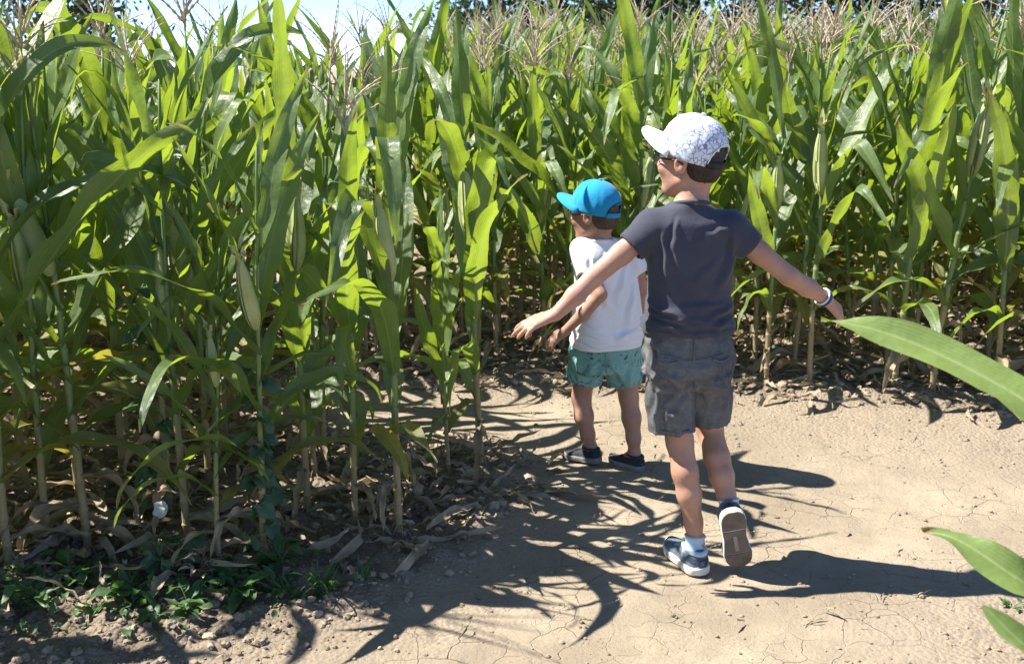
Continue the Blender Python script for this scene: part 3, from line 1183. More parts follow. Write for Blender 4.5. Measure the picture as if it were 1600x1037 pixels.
def hand_prims(S, w, d, n, s, L, curl, spread=.10, tr=1.0):
    """w wrist, d finger direction, n back of the hand, s thumb side"""
    w, d = np.asarray(w, float), unit(d)
    n = unit(np.asarray(n) - d * np.dot(n, d))
    s = unit(np.asarray(s) - d * np.dot(s, d) - n * np.dot(s, n))
    W2 = .40 * L
    fl = [.42, .47, .43, .34]
    off = [.36, .12, -.12, -.34]
    kl = [.50, .52, .50, .46]
    for k in range(4):
        kn = w + d * kl[k] * L + s * off[k] * W2
        S.add(capsule(w + s * off[k] * W2 * .45, kn, .011 * tr, .0095 * tr), .010)
        dd = unit(d + s * (off[k] * spread * 4))
        p = kn
        ang = 0
        r = [.0082, .0074, .0066, .0056]
        for q in range(3):
            ang += curl[k] * (1.0, .9, .7)[q]
            e = dd * math.cos(ang) - n * math.sin(ang)
            ln = fl[k] * L * (.45, .31, .24)[q]
            S.add(capsule(p, p + e * ln, r[q] * tr * (.88 if k == 3 else 1), r[q + 1] * tr * (.88 if k == 3 else 1)), .0035)
            p = p + e * ln
    p = w + d * .10 * L + s * .30 * W2 - n * .006
    e = unit(d * .62 + s * .75 - n * .25)
    S.add(capsule(p, p + e * .24 * L, .012 * tr, .0095 * tr), .010)
    p = p + e * .24 * L
    e = unit(d * .85 + s * .45 - n * .2)
    S.add(capsule(p, p + e * .17 * L, .0088 * tr, .0082 * tr), .004)
    p = p + e * .17 * L
    e = unit(d * .95 + s * .2 - n * .2)
    S.add(capsule(p, p + e * .13 * L, .0080 * tr, .0062 * tr), .004)


class Frame:
    def __init__(s, c, yaw, pitch=0.0, roll=0.0):
        """fwd, left, up axes of a head or cap; yaw to the person's left, pitch lifts the front"""
        s.c = np.asarray(c, float)
        f = v3(-math.sin(yaw) * math.cos(pitch), math.cos(yaw) * math.cos(pitch), math.sin(pitch))
        l = v3(-math.cos(yaw), -math.sin(yaw), 0)
        u = np.cross(f, l)
        l = l * math.cos(roll) + u * math.sin(roll)
        u = np.cross(f, l)
        s.A = np.stack([f, l, u])

    def __call__(s, x, y, z):
        return s.c + x * s.A[0] + y * s.A[1] + z * s.A[2]

    def many(s, P):
        return s.c + np.asarray(P) @ s.A

    def inv(s, P):
        return (P - s.c) @ s.A.T


def head_prims(S, H, k=1.0):
    def E(c, r):
        S.add(ellip(H(*[q * k for q in c]), np.array(r) * k, H.A), .012 * k)
    E((-.010, 0, .030), (.088, .074, .085))
    E((.024, 0, -.030), (.060, .057, .075))
    E((-.045, 0, -.02), (.048, .056, .055))
    S.add(capsule(H(.045 * k, 0, -.088 * k), H(.062 * k, 0, -.090 * k), .022 * k, .018 * k), .02 * k)
    for q in (-1, 1):
        S.add(capsule(H(-.005 * k, q * .047 * k, -.055 * k), H(.045 * k, q * .020 * k, -.088 * k), .014 * k, .016 * k), .02 * k)
        S.add(ellip(H(.058 * k, q * .033 * k, -.028 * k), np.array((.022, .02, .02)) * k, H.A), .012 * k)      # cheek
    S.add(capsule(H(.078 * k, 0, .012 * k), H(.094 * k, 0, -.024 * k), .007 * k, .0095 * k), .010 * k)
    for q in (-1, 1):
        S.add(ellip(H(.085 * k, q * .010 * k, -.028 * k), np.array((.009, .007, .006)) * k, H.A), .006 * k)
    S.add(ellip(H(.077 * k, 0, -.053 * k), np.array((.010, .022, .005)) * k, H.A), .005 * k)
    S.add(ellip(H(.075 * k, 0, -.062 * k), np.array((.010, .018, .0055)) * k, H.A), .005 * k)
    for q in (-1, 1):
        S.add(capsule(H(.078 * k, q * .012 * k, .022 * k), H(.068 * k, q * .046 * k, .020 * k), .007 * k, .006 * k), .012 * k)
        # ear
        Fr = np.stack([unit(H.A[0] - .35 * q * H.A[1] * -1), unit(H.A[1] + .35 * q * H.A[0] * -1), H.A[2]])
        S.add(ellip(H(-.012 * k, q * .076 * k, -.008 * k), np.array((.019, .0065, .029)) * k, Fr), .005 * k)
    for q in (-1, 1):
        S.cut(lambda p, q=q: -ellip(H(.083 * k, q * .030 * k, .004 * k), np.array((.016, .016, .010)) * k, H.A)(p), .006 * k)
        S.cut(lambda p, q=q: -ellip(H(-.010 * k, q * .088 * k, -.008 * k), np.array((.010, .010, .017)) * k, H.A)(p), .004 * k)


def skin_mat(name, c1, c2):
    m = Mt(name)
    nz = m.noise(9.0, 4.0, vec=m.obj())
    fine = m.noise(220.0, 3.0, vec=m.obj())
    c = m.mix(m.ramp(nz, 0.3, 0.7), c1, c2)
    c = m.mix(m.math('MULTIPLY', m.ramp(m.noise(34.0, 5.0, .7, vec=m.obj()), .45, .75), .45), c, (c1[0] * .95, c1[1] * .72, c1[2] * .68))
    c = m.mix(m.math('MULTIPLY', m.ramp(fine, .5, .8), .2), c, tuple(q * .75 for q in c1))
    sh = m.bsdf(c, 0.5, m.bump(fine, .15, .001, m.bump(m.noise(16.0, 4.0, .6, vec=m.obj()), .3, .008)), .35)
    nd = [q for q in m.t.nodes if q.type == 'BSDF_PRINCIPLED'][0]
    nd.inputs['Subsurface Weight'].default_value = .12
    nd.inputs['Subsurface Radius'].default_value = (.012, .005, .003)
    nd.inputs['Subsurface Scale'].default_value = 1.0
    return m.done(sh)


def fabric_mat(name, c1, c2, nscale, weave=900.0, rough=.9, wr=.25):
    m = Mt(name)
    ob = m.obj()
    nz = m.noise(nscale, 4.0, .6, vec=ob)
    c = m.mix(m.ramp(nz, 0.3, 0.7), c1, c2)
    w1 = m.noise(weave, 2.0, vec=ob)
    c = m.mix(m.math('MULTIPLY', m.ramp(w1, .35, .65), .25), c, tuple(q * .6 for q in c1))
    b = m.bump(m.noise(22.0, 4.0, .6, vec=ob, dist=.6), wr, .01)
    b = m.bump(w1, .2, .001, b)
    return m.done(m.bsdf(c, rough, b, .2, Sheen__Weight=.15))


def crackle_cap_mat():
    m = Mt('cap_crackle_print')
    ob = m.obj()
    wv = m.n('ShaderNodeTexNoise', None, Scale=30.0, Detail=2.0, Vector=ob).outputs['Color']
    v = m.n('ShaderNodeVectorMath', {'operation': 'MULTIPLY_ADD'}, _0=wv, _1=(.02, .02, .02), _2=ob).outputs[0]
    a = m.n('ShaderNodeTexVoronoi', {'feature': 'DISTANCE_TO_EDGE'}, Scale=76.0, Vector=v).outputs['Distance']
    b = m.n('ShaderNodeTexVoronoi', {'feature': 'DISTANCE_TO_EDGE'}, Scale=120.0, Vector=v).outputs['Distance']
    la = m.math('SUBTRACT', 1.0, m.ramp(a, .03, .11))
    lb = m.math('MULTIPLY', m.math('SUBTRACT', 1.0, m.ramp(b, .02, .12)), m.ramp(m.noise(24.0, 2, vec=ob), .45, .6))
    l = m.math('MAXIMUM', la, m.math('MULTIPLY', lb, .7))
    l = m.math('MULTIPLY', l, m.ramp(m.noise(38.0, 2, vec=ob), .30, .52))
    c = m.mix(l, (.70, .73, .80), (.19, .22, .35))
    return m.done(m.bsdf(c, .85, m.bump(m.noise(500, 2, vec=ob), .15, .001), .2))


def palm_shorts_mat():
    m = Mt('shorts_teal_palm_print')
    ob = m.obj()
    mp = m.n('ShaderNodeMapping', None, Vector=ob, Rotation=(.5, .8, .4), Scale=(1.0, 2.2, 1.0)).outputs[0]
    nz = m.noise(26.0, 3.0, .5, vec=mp, dist=2.2)
    sp = m.noise(11.0, 2.0, vec=ob)
    pr = m.math('MULTIPLY', m.ramp(nz, .54, .60), m.ramp(sp, .40, .55))
    c = m.mix(m.ramp(m.noise(6.0, 3, vec=ob), .3, .7), (.15, .31, .285), (.23, .41, .365))
    c = m.mix(m.math('MULTIPLY', pr, .85), c, (.03, .10, .10))
    c = m.mix(m.math('MULTIPLY', m.ramp(m.noise(34.0, 2, vec=mp, dist=1.5), .62, .68), .5), c, (.30, .46, .42))
    return m.done(m.bsdf(c, .8, m.bump(m.noise(26.0, 4, vec=ob), .25, .008), .25))


def denim_mat():
    m = Mt('shorts_grey_denim')
    ob = m.obj()
    a = m.noise(7.0, 4, .6, vec=ob)
    b = m.noise(60.0, 4, .7, vec=ob)
    c = m.mix(m.ramp(a, .3, .7), (.075, .078, .085), (.16, .162, .165))
    c = m.mix(m.math('MULTIPLY', m.ramp(b, .45, .75), .5), c, (.24, .24, .245))
    w = m.noise(700.0, 2, vec=ob)
    c = m.mix(m.math('MULTIPLY', m.ramp(w, .4, .7), .35), c, (.05, .052, .06))
    bb = m.bump(m.noise(20.0, 4, .6, vec=ob, dist=.8), .4, .012)
    return m.done(m.bsdf(c, .9, m.bump(b, .25, .003, bb), .15))


M_SKIN_A = skin_mat('skin_bigger_boy', (.41, .225, .152), (.48, .275, .192))
M_SKIN_B = skin_mat('skin_small_boy', (.36, .197, .135), (.43, .24, .17))
M_HAIR = mat_plain('hair_dark_brown', (.016, .009, .006), (.045, .025, .016), 60, .55, .6, .004, .4, 260)
M_HAIR_B = mat_plain('hair_brown', (.05, .030, .018), (.10, .06, .035), 60, .55, .6, .004, .4, 260)
M_TEE = fabric_mat('tshirt_charcoal', (.050, .053, .072), (.066, .069, .092), 5)
M_TEE_W = fabric_mat('tshirt_white', (.78, .78, .80), (.82, .82, .83), 6)
M_DENIM = denim_mat()
M_PALM = palm_shorts_mat()
M_CAP_W = crackle_cap_mat()
M_BRIM_W = fabric_mat('cap_brim_white', (.76, .78, .72), (.82, .83, .79), 8)
M_CAP_B = fabric_mat('cap_blue', (.015, .27, .50), (.025, .34, .60), 7)
M_DARK = mat_plain('dark_trim', (.012, .012, .016), (.03, .03, .036), 30, .6)
M_SHOE = fabric_mat('shoe_navy', (.022, .032, .055), (.05, .065, .10), 18)
M_SHOE_G = fabric_mat('shoe_slate', (.10, .13, .17), (.16, .19, .23), 18)
M_SHOE_B = fabric_mat('shoe_black', (.025, .027, .033), (.055, .057, .068), 18)
M_SOLE = mat_plain('sole_white', (.55, .53, .48), (.68, .66, .60), 25, .7)
M_SOLE_G = mat_plain('sole_grey', (.16, .16, .155), (.26, .25, .235), 25, .75)
M_TREAD = mat_plain('tread_grey_brown', (.13, .105, .085), (.19, .155, .125), 22, .85, .6, .004)
M_TREAD2 = mat_plain('tread_dusty', (.24, .205, .165), (.32, .28, .23), 30, .85)
M_SOCK = fabric_mat('sock_pale_blue', (.42, .56, .66), (.52, .65, .73), 30)
M_SOCK_W = fabric_mat('sock_white', (.62, .63, .65), (.72, .72, .74), 30)
M_GLASS_A = mat_plain('spectacles_black', (.01, .01, .012), (.015, .015, .018), 20, .25, .0, .001, .5)
M_GLASS_B = mat_plain('spectacles_brown', (.07, .03, .012), (.10, .045, .02), 20, .3, .0, .001, .5)
M_LENS = Mt('spectacle_lens')
M_LENS = M_LENS.done(M_LENS.n('ShaderNodeMixShader', None, _0=.08, _1=M_LENS.n('ShaderNodeBsdfTransparent', None, Color=(.93, .95, .95)).outputs[0], _2=M_LENS.n('ShaderNodeBsdfGlossy', None, Roughness=.03).outputs[0]).outputs[0])
M_BAND = mat_plain('wristband_blue', (.03, .07, .13), (.05, .10, .18), 40, .5)
M_BAND_W = mat_plain('wristband_white', (.7, .7, .72), (.78, .78, .8), 40, .4)


def eye_mat():
    m = Mt('eye')
    ob = m.n('ShaderNodeSeparateXYZ', None, _0=m.obj()).outputs[0]
    c = m.mix(m.ramp(ob, .0078, .0084), (.75, .73, .70), (.05, .03, .02))
    return m.done(m.bsdf(c, .15, None, .5))


M_EYE = eye_mat()


def revolve_ring(c, A, rx, ry, rad, n=40, m=8, z=0.0):
    """closed tube along an ellipse in the plane of axes A[0],A[1]"""
    t = np.linspace(0, 2 * np.pi, n, endpoint=False)
    q = np.linspace(0, 2 * np.pi, m, endpoint=False)
    ex = np.cos(t)[:, None] * A[0] * rx + np.sin(t)[:, None] * A[1] * ry
    rdir = ex / np.linalg.norm(ex, axis=1)[:, None]
    V = c + ex[:, None, :] + rad * (np.cos(q)[None, :, None] * rdir[:, None, :] + np.sin(q)[None, :, None] * A[2])
    F = []
    for i in range(n):
        for j in range(m):
            F.append((i * m + j, i * m + (j + 1) % m, ((i + 1) % n) * m + (j + 1) % m, ((i + 1) % n) * m + j))
    return V.reshape(-1, 3), F


def ring_along(c, axis, r, rad, e=1.0):
    ax = unit(axis)
    a = unit(np.cross(ax, v3(.2, .9, .3)))
    b = np.cross(ax, a)
    return revolve_ring(np.asarray(c), np.stack([a, b, ax]), r, r * e, rad)


def make_cap(parent, C, crown_mat, brim_mat, strap_mat, rim_mat, k=1.0, arch=.052, label=None):
    a, b, hh = .101 * k, .086 * k, .100 * k
    nt, nph = 72, 16
    th = np.linspace(0, 2 * np.pi, nt, endpoint=False)
    ph = np.concatenate([np.linspace(.03, math.pi / 2, nph - 3), [2, 3, 4]])
    V = np.empty((nt, nph, 3))
    seam = 1 - .020 * np.exp(-((np.mod(th + math.pi / 6, math.pi / 3) - math.pi / 6) / .045) ** 2)
    for j, p in enumerate(ph):
        if p <= math.pi / 2:
            r, z = math.sin(p) ** .88, math.cos(p) * hh
        else:
            r, z = 1.0 - .006 * (p - 1), -(p - 1) * .0075 * k
        s = seam if j > 1 else 1
        V[:, j, 0] = a * r * np.cos(th) * s
        V[:, j, 1] = b * r * np.sin(th) * s
        V[:, j, 2] = z
    Vf = V.reshape(-1, 3)
    wr = fbm(Vf, 30.0, 2, 3) * .0022 * k
    Vf = Vf * (1 + wr[:, None] / (.09 * k))
    F = grid_faces(nt, nph, True)
    cen = Vf[F].mean(1)
    tb = np.abs(np.arctan2(cen[:, 1] / b, -cen[:, 0] / a))
    kill = ((tb / D(38)) ** 2 + (np.clip(cen[:, 2] + .014 * k, 0, 9) / (arch * k)) ** 2 < 1) & (cen[:, 0] < 0)
    F = F[~kill]
    F = np.concatenate([F])
    root = cloth('cap', C.many(Vf), F[:, ::-1], crown_mat, parent, .0025)
    if label:
        root['label'] = label
    # top button
    Vb, Fb = ico(1)
    link('cap_button', mesh_from('cap_button', C.many(Vb * np.array([.008, .008, .005]) * k + np.array([0, 0, hh * 1.01])), Fb, crown_mat), root)
    # strap over the arch
    t = np.linspace(math.pi - D(40), math.pi + D(40), 20)
    J = []
    for zz in (-.006 * k, -.024 * k):
        J.append(np.stack([a * .985 * np.cos(t), b * .985 * np.sin(t), np.full(20, zz)], 1))
    V2 = np.stack(J, 1).reshape(-1, 3)
    cloth('cap_strap', C.many(V2), grid_faces(20, 2), strap_mat, root, .003)
    # arch piping
    t = np.linspace(-1, 1, 31)
    tb = t * D(38.5)
    z = arch * k * np.sqrt(np.clip(1 - t * t, 0, 1)) * 1.02 - .012 * k
    rr = np.where(z > 0, np.sqrt(np.clip(1 - (z / hh) ** 2, 0, 1)) ** .88, 1.0) * 1.004
    P = np.stack([-a * rr * np.cos(tb), b * rr * np.sin(tb), z], 1)
    Vp, Fp, _ = tube(C.many(P), .0022 * k, 6)
    link('cap_piping', mesh_from('cap_piping', Vp, Fp, rim_mat), root)
    # brim
    ns, nr = 25, 9
    V3 = np.empty((ns, nr, 3))
    for i, s in enumerate(np.linspace(-1, 1, ns)):
        ang = s * D(72)
        for j, r in enumerate(np.linspace(0, 1, nr)):
            ext = .067 * k * max(0, 1 - abs(s) ** 3.2) ** .7
            V3[i, j] = (a * math.cos(ang) * .99 + ext * r, b * math.sin(ang) * (.99 + .04 * r), (.004 - (.014 + .026 * r) * s * s + .004 * r) * k)
    br = cloth('cap_brim', C.many(V3.reshape(-1, 3)), grid_faces(ns, nr), brim_mat, root, .0035)
    return root


def make_shoe(parent, heel, d, up, L, upper, sole, tread, collar, counter=None, lab=None):
    """heel = ground point under the back of the heel, d = towards the toe, up = away from the sole"""
    d = unit(d)
    up = unit(np.asarray(up) - d * np.dot(up, d))
    sd = np.cross(up, d)
    A = np.stack([d, sd, up])
    k = L / .21
    heel = np.asarray(heel, float)

    def wl(P):
        return heel + np.asarray(P) @ A
    tw = [0, .02, .06, .14, .3, .45, .6, .72, .85, .93, .98, 1]
    ww = [.30, .56, .78, .92, .90, .84, .95, 1.05, .96, .74, .45, .18]
    t = np.linspace(0, 1, 26)
    t = t + .0 * t
    w = np.interp(t, tw, ww) * .040 * k
    cy = np.interp(t, [0, .4, .75, 1], [0, .002, -.002, -.006]) * k
    spring = .014 * k * np.clip((t - .72) / .28, 0, 1) ** 2
    # upper
    hz = np.interp(t, [0, .03, .1, .28, .42, .6, .8, .92, 1], [.050, .066, .074, .070, .066, .052, .040, .032, .022]) * k
    n = 13
    q = np.linspace(0, math.pi, n)
    V = np.empty((26, n, 3))
    for i in range(26):
        ex = .62
        c, s = np.cos(q), np.sin(q)
        yy = np.sign(c) * np.abs(c) ** ex * w[i] * .95 * (1 - .25 * s ** 2 * (t[i] < .5) - .1 * s ** 2)
        zz = .018 * k + np.abs(s) ** ex * (hz[i] - .018 * k)
        V[i] = np.stack([np.full(n, t[i] * L + .004 * k * (1 - 2 * t[i])), cy[i] + yy, zz + spring[i]], 1)
    Vu = V.reshape(-1, 3)
    Vu = Vu + .0012 * fbm(Vu, 60, 2, 1)[:, None]
    Fu = grid_faces(26, n)
    root = link('shoe', mesh_from('shoe', wl(np.concatenate([Vu, [[0.004 * k, 0, .03 * k], [L * .99, cy[-1], .025 * k + spring[-1]]]])),
                                  [tuple(f) for f in Fu] + [(len(Vu), j + 1, j) for j in range(n - 1)] + [(len(Vu) + 1, 25 * n + j, 25 * n + j + 1) for j in range(n - 1)], upper), parent)
    if lab:
        root['label'] = lab
    # heel counter
    if counter is not None:
        i2 = 6
        Vc = V[:i2, 1:-1].copy()
        Vc[:, :, 2] = np.minimum(Vc[:, :, 2], .054 * k)
        m = Vc.mean(1, keepdims=True)
        Vc = m + (Vc - m) * 1.035
        Vc[:, :, 0] -= .0018 * k
        link('heel_counter', mesh_from('heel_counter', wl(Vc.reshape(-1, 3)), grid_faces(i2, n - 2), counter), root)
    # collar ring
    Vr, Fr = revolve_ring(np.array([.052 * k, 0, .070 * k]), np.eye(3), .042 * k, .029 * k, .0075 * k, 32, 8)
    Vr[:, 2] += .10 * (Vr[:, 0] - .05 * k)
    link('collar', mesh_from('collar', wl(Vr), Fr, collar), root)
    # tongue and laces
    J = Join()
    for i, x in enumerate(np.linspace(.46, .66, 5)):
        zt = np.interp(x, t, hz) + .003
        ww2 = .019
        P = [(x * L, -ww2 * k, zt * 1 - .006 * k), (x * L, -ww2 * .5 * k, zt + .0 * k), (x * L, ww2 * .5 * k, zt), (x * L, ww2 * k, zt - .006 * k)]
        Vl, Fl, Ul = tube(wl(P), .0022 * k, 5)
        J.add(Vl, Fl, Ul)
    link('laces', J.mesh('laces', collar), root)
    # sole
    N = 26
    out = np.concatenate([np.stack([t * L, cy + w, spring], 1), np.stack([t * L, cy - w, spring], 1)[::-1]])
    cx = out.mean(0)
    rings = []
    for z, sc in ((.003, .965), (.007, 1.02), (.020, 1.03), (.026, 1.0), (.027, .93)):
        r = out.copy()
        r[:, :2] = cx[:2] + (r[:, :2] - cx[:2]) * [(1 + (sc - 1) * .4), sc]
        r[:, 2] += z * k
        rings.append(r)
    m = len(out)
    Vs = np.concatenate(rings)
    Fs = []
    for i in range(len(rings) - 1):
        for j in range(m):
            Fs.append((i * m + j, i * m + (j + 1) % m, (i + 1) * m + (j + 1) % m, (i + 1) * m + j))
    for j in range(N - 1):
        Fs.append((j, j + 1, m - 2 - j, m - 1 - j))
    so = link('sole', mesh_from('sole', wl(Vs), [f[::-1] for f in Fs], sole), root)
    # tread pads under the sole

    def pad(t0, t1, sc, z0, z1, mat, nm, off=0.0):
        tt = np.linspace(t0, t1, 12)
        wq = np.interp(tt, t, w) * sc
        cq = np.interp(tt, t, cy) + off
        sq = np.interp(tt, t, spring)
        a1 = np.concatenate([np.stack([tt * L, cq + wq, sq], 1), np.stack([tt * L, cq - wq, sq], 1)[::-1]])
        lo_, hi_ = a1.copy(), a1.copy()
        lo_[:, 2] += z0 * k
        hi_[:, 2] += z1 * k
        Vp = np.concatenate([lo_, hi_])
        mm = len(a1)
        Fp = [(j, (j + 1) % mm, mm + (j + 1) % mm, mm + j) for j in range(mm)]
        Fp += [(j, mm - 1 - j, mm - 2 - j, j + 1) for j in range(11)]
        link(nm, mesh_from(nm, wl(Vp), Fp, mat, False), so)
    pad(.005, .30, .97, 0, .008, tread, 'heel_tread')
    pad(.325, .70, .95, .001, .008, tread, 'arch_tread')
    pad(.715, .985, .96, 0, .008, tread, 'toe_tread')
    pad(.40, .66, .16, -.001, .008, M_TREAD2 if tread is M_TREAD else tread, 'tread_strip')
    return root


def make_glasses(parent, H, mat, k):
    J = Join()
    ln = []
    for q in (-1, 1):
        c = H(.092 * k, q * .030 * k, .003 * k)
        ax = np.stack([unit(H.A[1] * q - .28 * H.A[0] * 1.0), H.A[2], np.zeros(3)])
        ax[2] = np.cross(ax[0], ax[1])
        V, F = revolve_ring(c, ax, .024 * k, .018 * k, .0018 * k, 28, 6)
        J.add(V, F)
        ln.append((c, ax))
        P = [H(.084 * k, q * .053 * k, .003 * k), H(.05 * k, q * .072 * k, .003 * k), H(.0, q * .080 * k, .003 * k), H(-.022 * k, q * .080 * k, -.006 * k)]
        V, F, U = tube(P, .0028 * k, 6)
        J.add(V, F, U)
    V, F, U = tube([H(.092 * k, -.008 * k, .008 * k), H(.097 * k, 0, .010 * k), H(.092 * k, .008 * k, .008 * k)], .0018 * k, 6)
    J.add(V, F, U)
    g = link('glasses', J.mesh('glasses', mat), parent)
    for c, ax in ln:
        t = np.linspace(0, 2 * np.pi, 24, endpoint=False)
        V = c + np.cos(t)[:, None] * ax[0] * .023 * k + np.sin(t)[:, None] * ax[1] * .017 * k
        link('lens', mesh_from('lens', V, [tuple(range(24))], M_LENS), g)


def make_eyes(parent, H, k):
    V, F = ico(2)
    me = mesh_from('eye', V * .0105 * k, F, M_EYE)
    for q in (-1, 1):
        o = link('eye', me, parent)
        A = H.A.T
        M4 = Matrix([list(A[0]) + [0], list(A[1]) + [0], list(A[2]) + [0], [0, 0, 0, 1]])
        p = H(.0685 * k, q * .030 * k, .004 * k)
        o.matrix_local = Matrix.Translation(Vector(p)) @ M4


def folds(V, N, parts):
    d = np.zeros(len(V))
    for amp, scale, seed, mask in parts:
        q = V * np.asarray(scale)
        nz = vnoise(q, 1.0, seed)
        d += amp * (1 - 2 * np.abs(nz)) * mask(V) if callable(mask) else amp * (1 - 2 * np.abs(nz)) * mask
    return V + N * d[:, None]


def build_person(base, label, P):
    root = bpy.data.objects.new('person', None)
    COL.objects.link(root)
    root.location = base
    root.empty_display_size = .2
    tag(root, label, 'person')
    H = Frame(P['head'], P['yaw'], P.get('pitch', 0))
    k = P['hk']
    # ---- body
    S = Sdf()
    S.add(loft(*P['trunk'], yaw=P['tyaw']), .02)
    nb = np.asarray(P['neck'])
    S.add(capsule(nb - v3(0, 0, .03), H(-.025 * k, 0, -.05 * k), P['neck_r'] * 1.12, P['neck_r']), .03)
    for sh in P['shoulders']:
        S.add(capsule(nb - v3(0, 0, .03), sh, .035, .030), .03)
    for arm in P['arms']:
        pts, rr = arm['pts'], arm['r']
        for a, b, r1, r2 in zip(pts[:-1], pts[1:], rr[:-1], rr[1:]):
            S.add(capsule(a, b, r1, r2), .012)
        hand_prims(S, pts[-1], arm['d'], arm['n'], arm['s'], arm['L'], arm['curl'], tr=arm.get('tr', 1), spread=arm.get('spread', .1))
    for leg in P['legs']:
        pts, rr = leg['pts'], leg['r']
        for a, b, r1, r2 in zip(pts[:-1], pts[1:], rr[:-1], rr[1:]):
            S.add(capsule(a, b, r1, r2), .018)
    head_prims(S, H, k)
    V, F = mesh_sdf(S, P['lo'], P['hi'], .0045)
    V = relax(V, F, 1, .35)
    link('body', mesh_from('body', V, F, P['skin']), root)
    # ---- hair
    S = Sdf()
    S.add(ellip(H(-.011 * k, 0, .030 * k), np.array((.0895, .0765, .087)) * k, H.A), .01)
    S.add(ellip(H(-.046 * k, 0, -.020 * k), np.array((.0495, .0585, .055)) * k, H.A), .02)

    def hairline(p):
        q = H.inv(p) / k
        lim = np.interp(q[:, 0], [-.12, -.04, -.028, -.012, .02, .035, .07, .1], [-.062, -.058, -.045, .026, .024, .03, .062, .066])
        return (lim - q[:, 2]) * k * .7
    S.cut(hairline, .006)
    c0 = H(-.01 * k, 0, .02 * k)
    V, F = mesh_sdf(S, c0 - .13, c0 + .13, .004)
    N = vnormals(V, F)
    q = H.inv(V)
    V = V + N * (.0016 * vnoise(q * np.array([1, 1, .35]), 420.0, 2))[:, None]
    link('hair', mesh_from('hair', V, F, P['hair']), root)
    # ---- shirt
    S = Sdf()
    S.add(loft(*P['shirt'], yaw=P['tyaw'], n=2.5), .02)
    planes = [(v3(np.interp(P['hem'], P['shirt'][0], P['shirt'][1]), np.interp(P['hem'], P['shirt'][0], P['shirt'][2]), P['hem']), v3(0, 0, -1), .3)]
    for sh, sl in zip(P['shoulders'], P['sleeves']):
        S.add(capsule(nb - v3(0, 0, P['drop']), sh, .038, sl['r1']), .035)
        S.add(cut_capsule(sh, sl['end'], sl['r1'], sl['r2']), .022)
        planes.append((np.asarray(sl['end']), np.asarray(sl['end']) - np.asarray(sh), sl['r2'] * 1.7))
    S.cut(lambda p: -(capsule(nb + v3(0, 0, .014), nb + v3(0, 0, .2), P['neck_r'] * 1.10, P['neck_r'] * 1.4)(p)), .004)
    V, F = mesh_sdf(S, P['lo_s'], P['hi_s'], .005)
    V, F = open_caps(V, F, planes)
    V = relax(V, F, 2)
    N = vnormals(V, F)
    V = folds(V, N, P['shirt_folds'])
    V = V + N * (creases(V, P['shirt_lines']) * sstep(.1, -.5, N[:, 1]))[:, None]
    V = relax(V, F, 1, .2)
    sh = cloth('t_shirt', V, F, P['tee'], root)
    bk = N[:, 1] < -.25
    for dz in (.016, .021):
        q = V[bk & (np.abs(V[:, 2] - P['hem'] - dz) < .004)]
        q = q[np.argsort(q[:, 0])]
        xs = np.linspace(q[0, 0], q[-1, 0], 40)
        ln = np.stack([xs, np.interp(xs, q[:, 0], q[:, 1]) - .0004, np.full(40, P['hem'] + dz)], 1)
        Vh, Fh, _ = tube(ln, .0009, 4)
        link('hem_stitch', mesh_from('hem_stitch', Vh, Fh, P['tee']), sh)
    Vr, Fr = revolve_ring(nb + v3(0, 0, P['col_z']), np.stack([unit(v3(1, .0, .0)), unit(v3(0, 1, P['col_tilt'])), unit(v3(0, -P['col_tilt'], 1))]), P['neck_r'] * 1.20, P['neck_r'] * 1.28, .0062, 40, 8)
    link('collar', mesh_from('collar', Vr, Fr, P['tee']), sh)
    for sl, s0 in zip(P['sleeves'], P['shoulders']):
        ax = unit(np.asarray(sl['end']) - np.asarray(s0))
        Vr, Fr = ring_along(np.asarray(sl['end']) - ax * .002, ax, sl['r2'] * .985, .0026)
        link('sleeve_hem', mesh_from('sleeve_hem', Vr, Fr, P['tee']), sh)
    # ---- shorts
    S = Sdf()
    S.add(loft(*P['shorts'], yaw=P['tyaw'], n=2.4), .02)
    planes = []
    for lg in P['short_legs']:
        S.add(cut_capsule(lg['a'], lg['b'], lg['r1'], lg['r2']), .018)
        planes.append((np.asarray(lg['b']), np.asarray(lg['b']) - np.asarray(lg['a']), lg['r2'] * 1.6))
    for e in P.get('seat', []):
        S.add(ellip(e[0], e[1]), .03)
    V, F = mesh_sdf(S, P['lo_t'], P['hi_t'], .0055)
    V, F = open_caps(V, F, planes)
    V = relax(V, F, 2)
    N = vnormals(V, F)
    V = folds(V, N, P['short_folds'])
    V = V + N * (creases(V, P['short_lines']) * sstep(.1, -.5, N[:, 1]))[:, None]
    V = relax(V, F, 1, .2)
    so = cloth('shorts', V, F, P['bottoms'], root)

    def back_y(x, z):
        y = np.full(len(x), -.3)
        for _ in range(60):
            d = S.ev(np.stack([x, y, z], 1))
            y = y + np.clip(d, -.02, .02) * .7
        return y

    def strip(name, pts, w, mat, lift=.004):
        x = np.array([q[0] for q in pts], float)
        z = np.array([q[1] for q in pts], float)
        tt = np.linspace(0, 1, len(x))
        t = np.linspace(0, 1, 16)
        x, z = np.interp(t, tt, x), np.interp(t, tt, z)
        y = back_y(x, z) - lift
        Vp, Fp, Up = tube(np.stack([x, y, z], 1), w, 5)
        link(name, mesh_from(name, Vp, Fp, mat), so)
    for nm, pts, w in P.get('seams', []):
        strip(nm, pts, w, P['bottoms'])
    # ---- cap, glasses, eyes
    C = Frame(H(-.009 * k, 0, .031 * k), P['yaw'], P['cap_pitch'], P.get('cap_roll', 0))
    make_cap(root, C, *P['cap'], k=k, arch=P.get('arch', .052), label=P.get('cap_label'))
    make_glasses(root, H, P['glasses'], k)
    make_eyes(root, H, k)
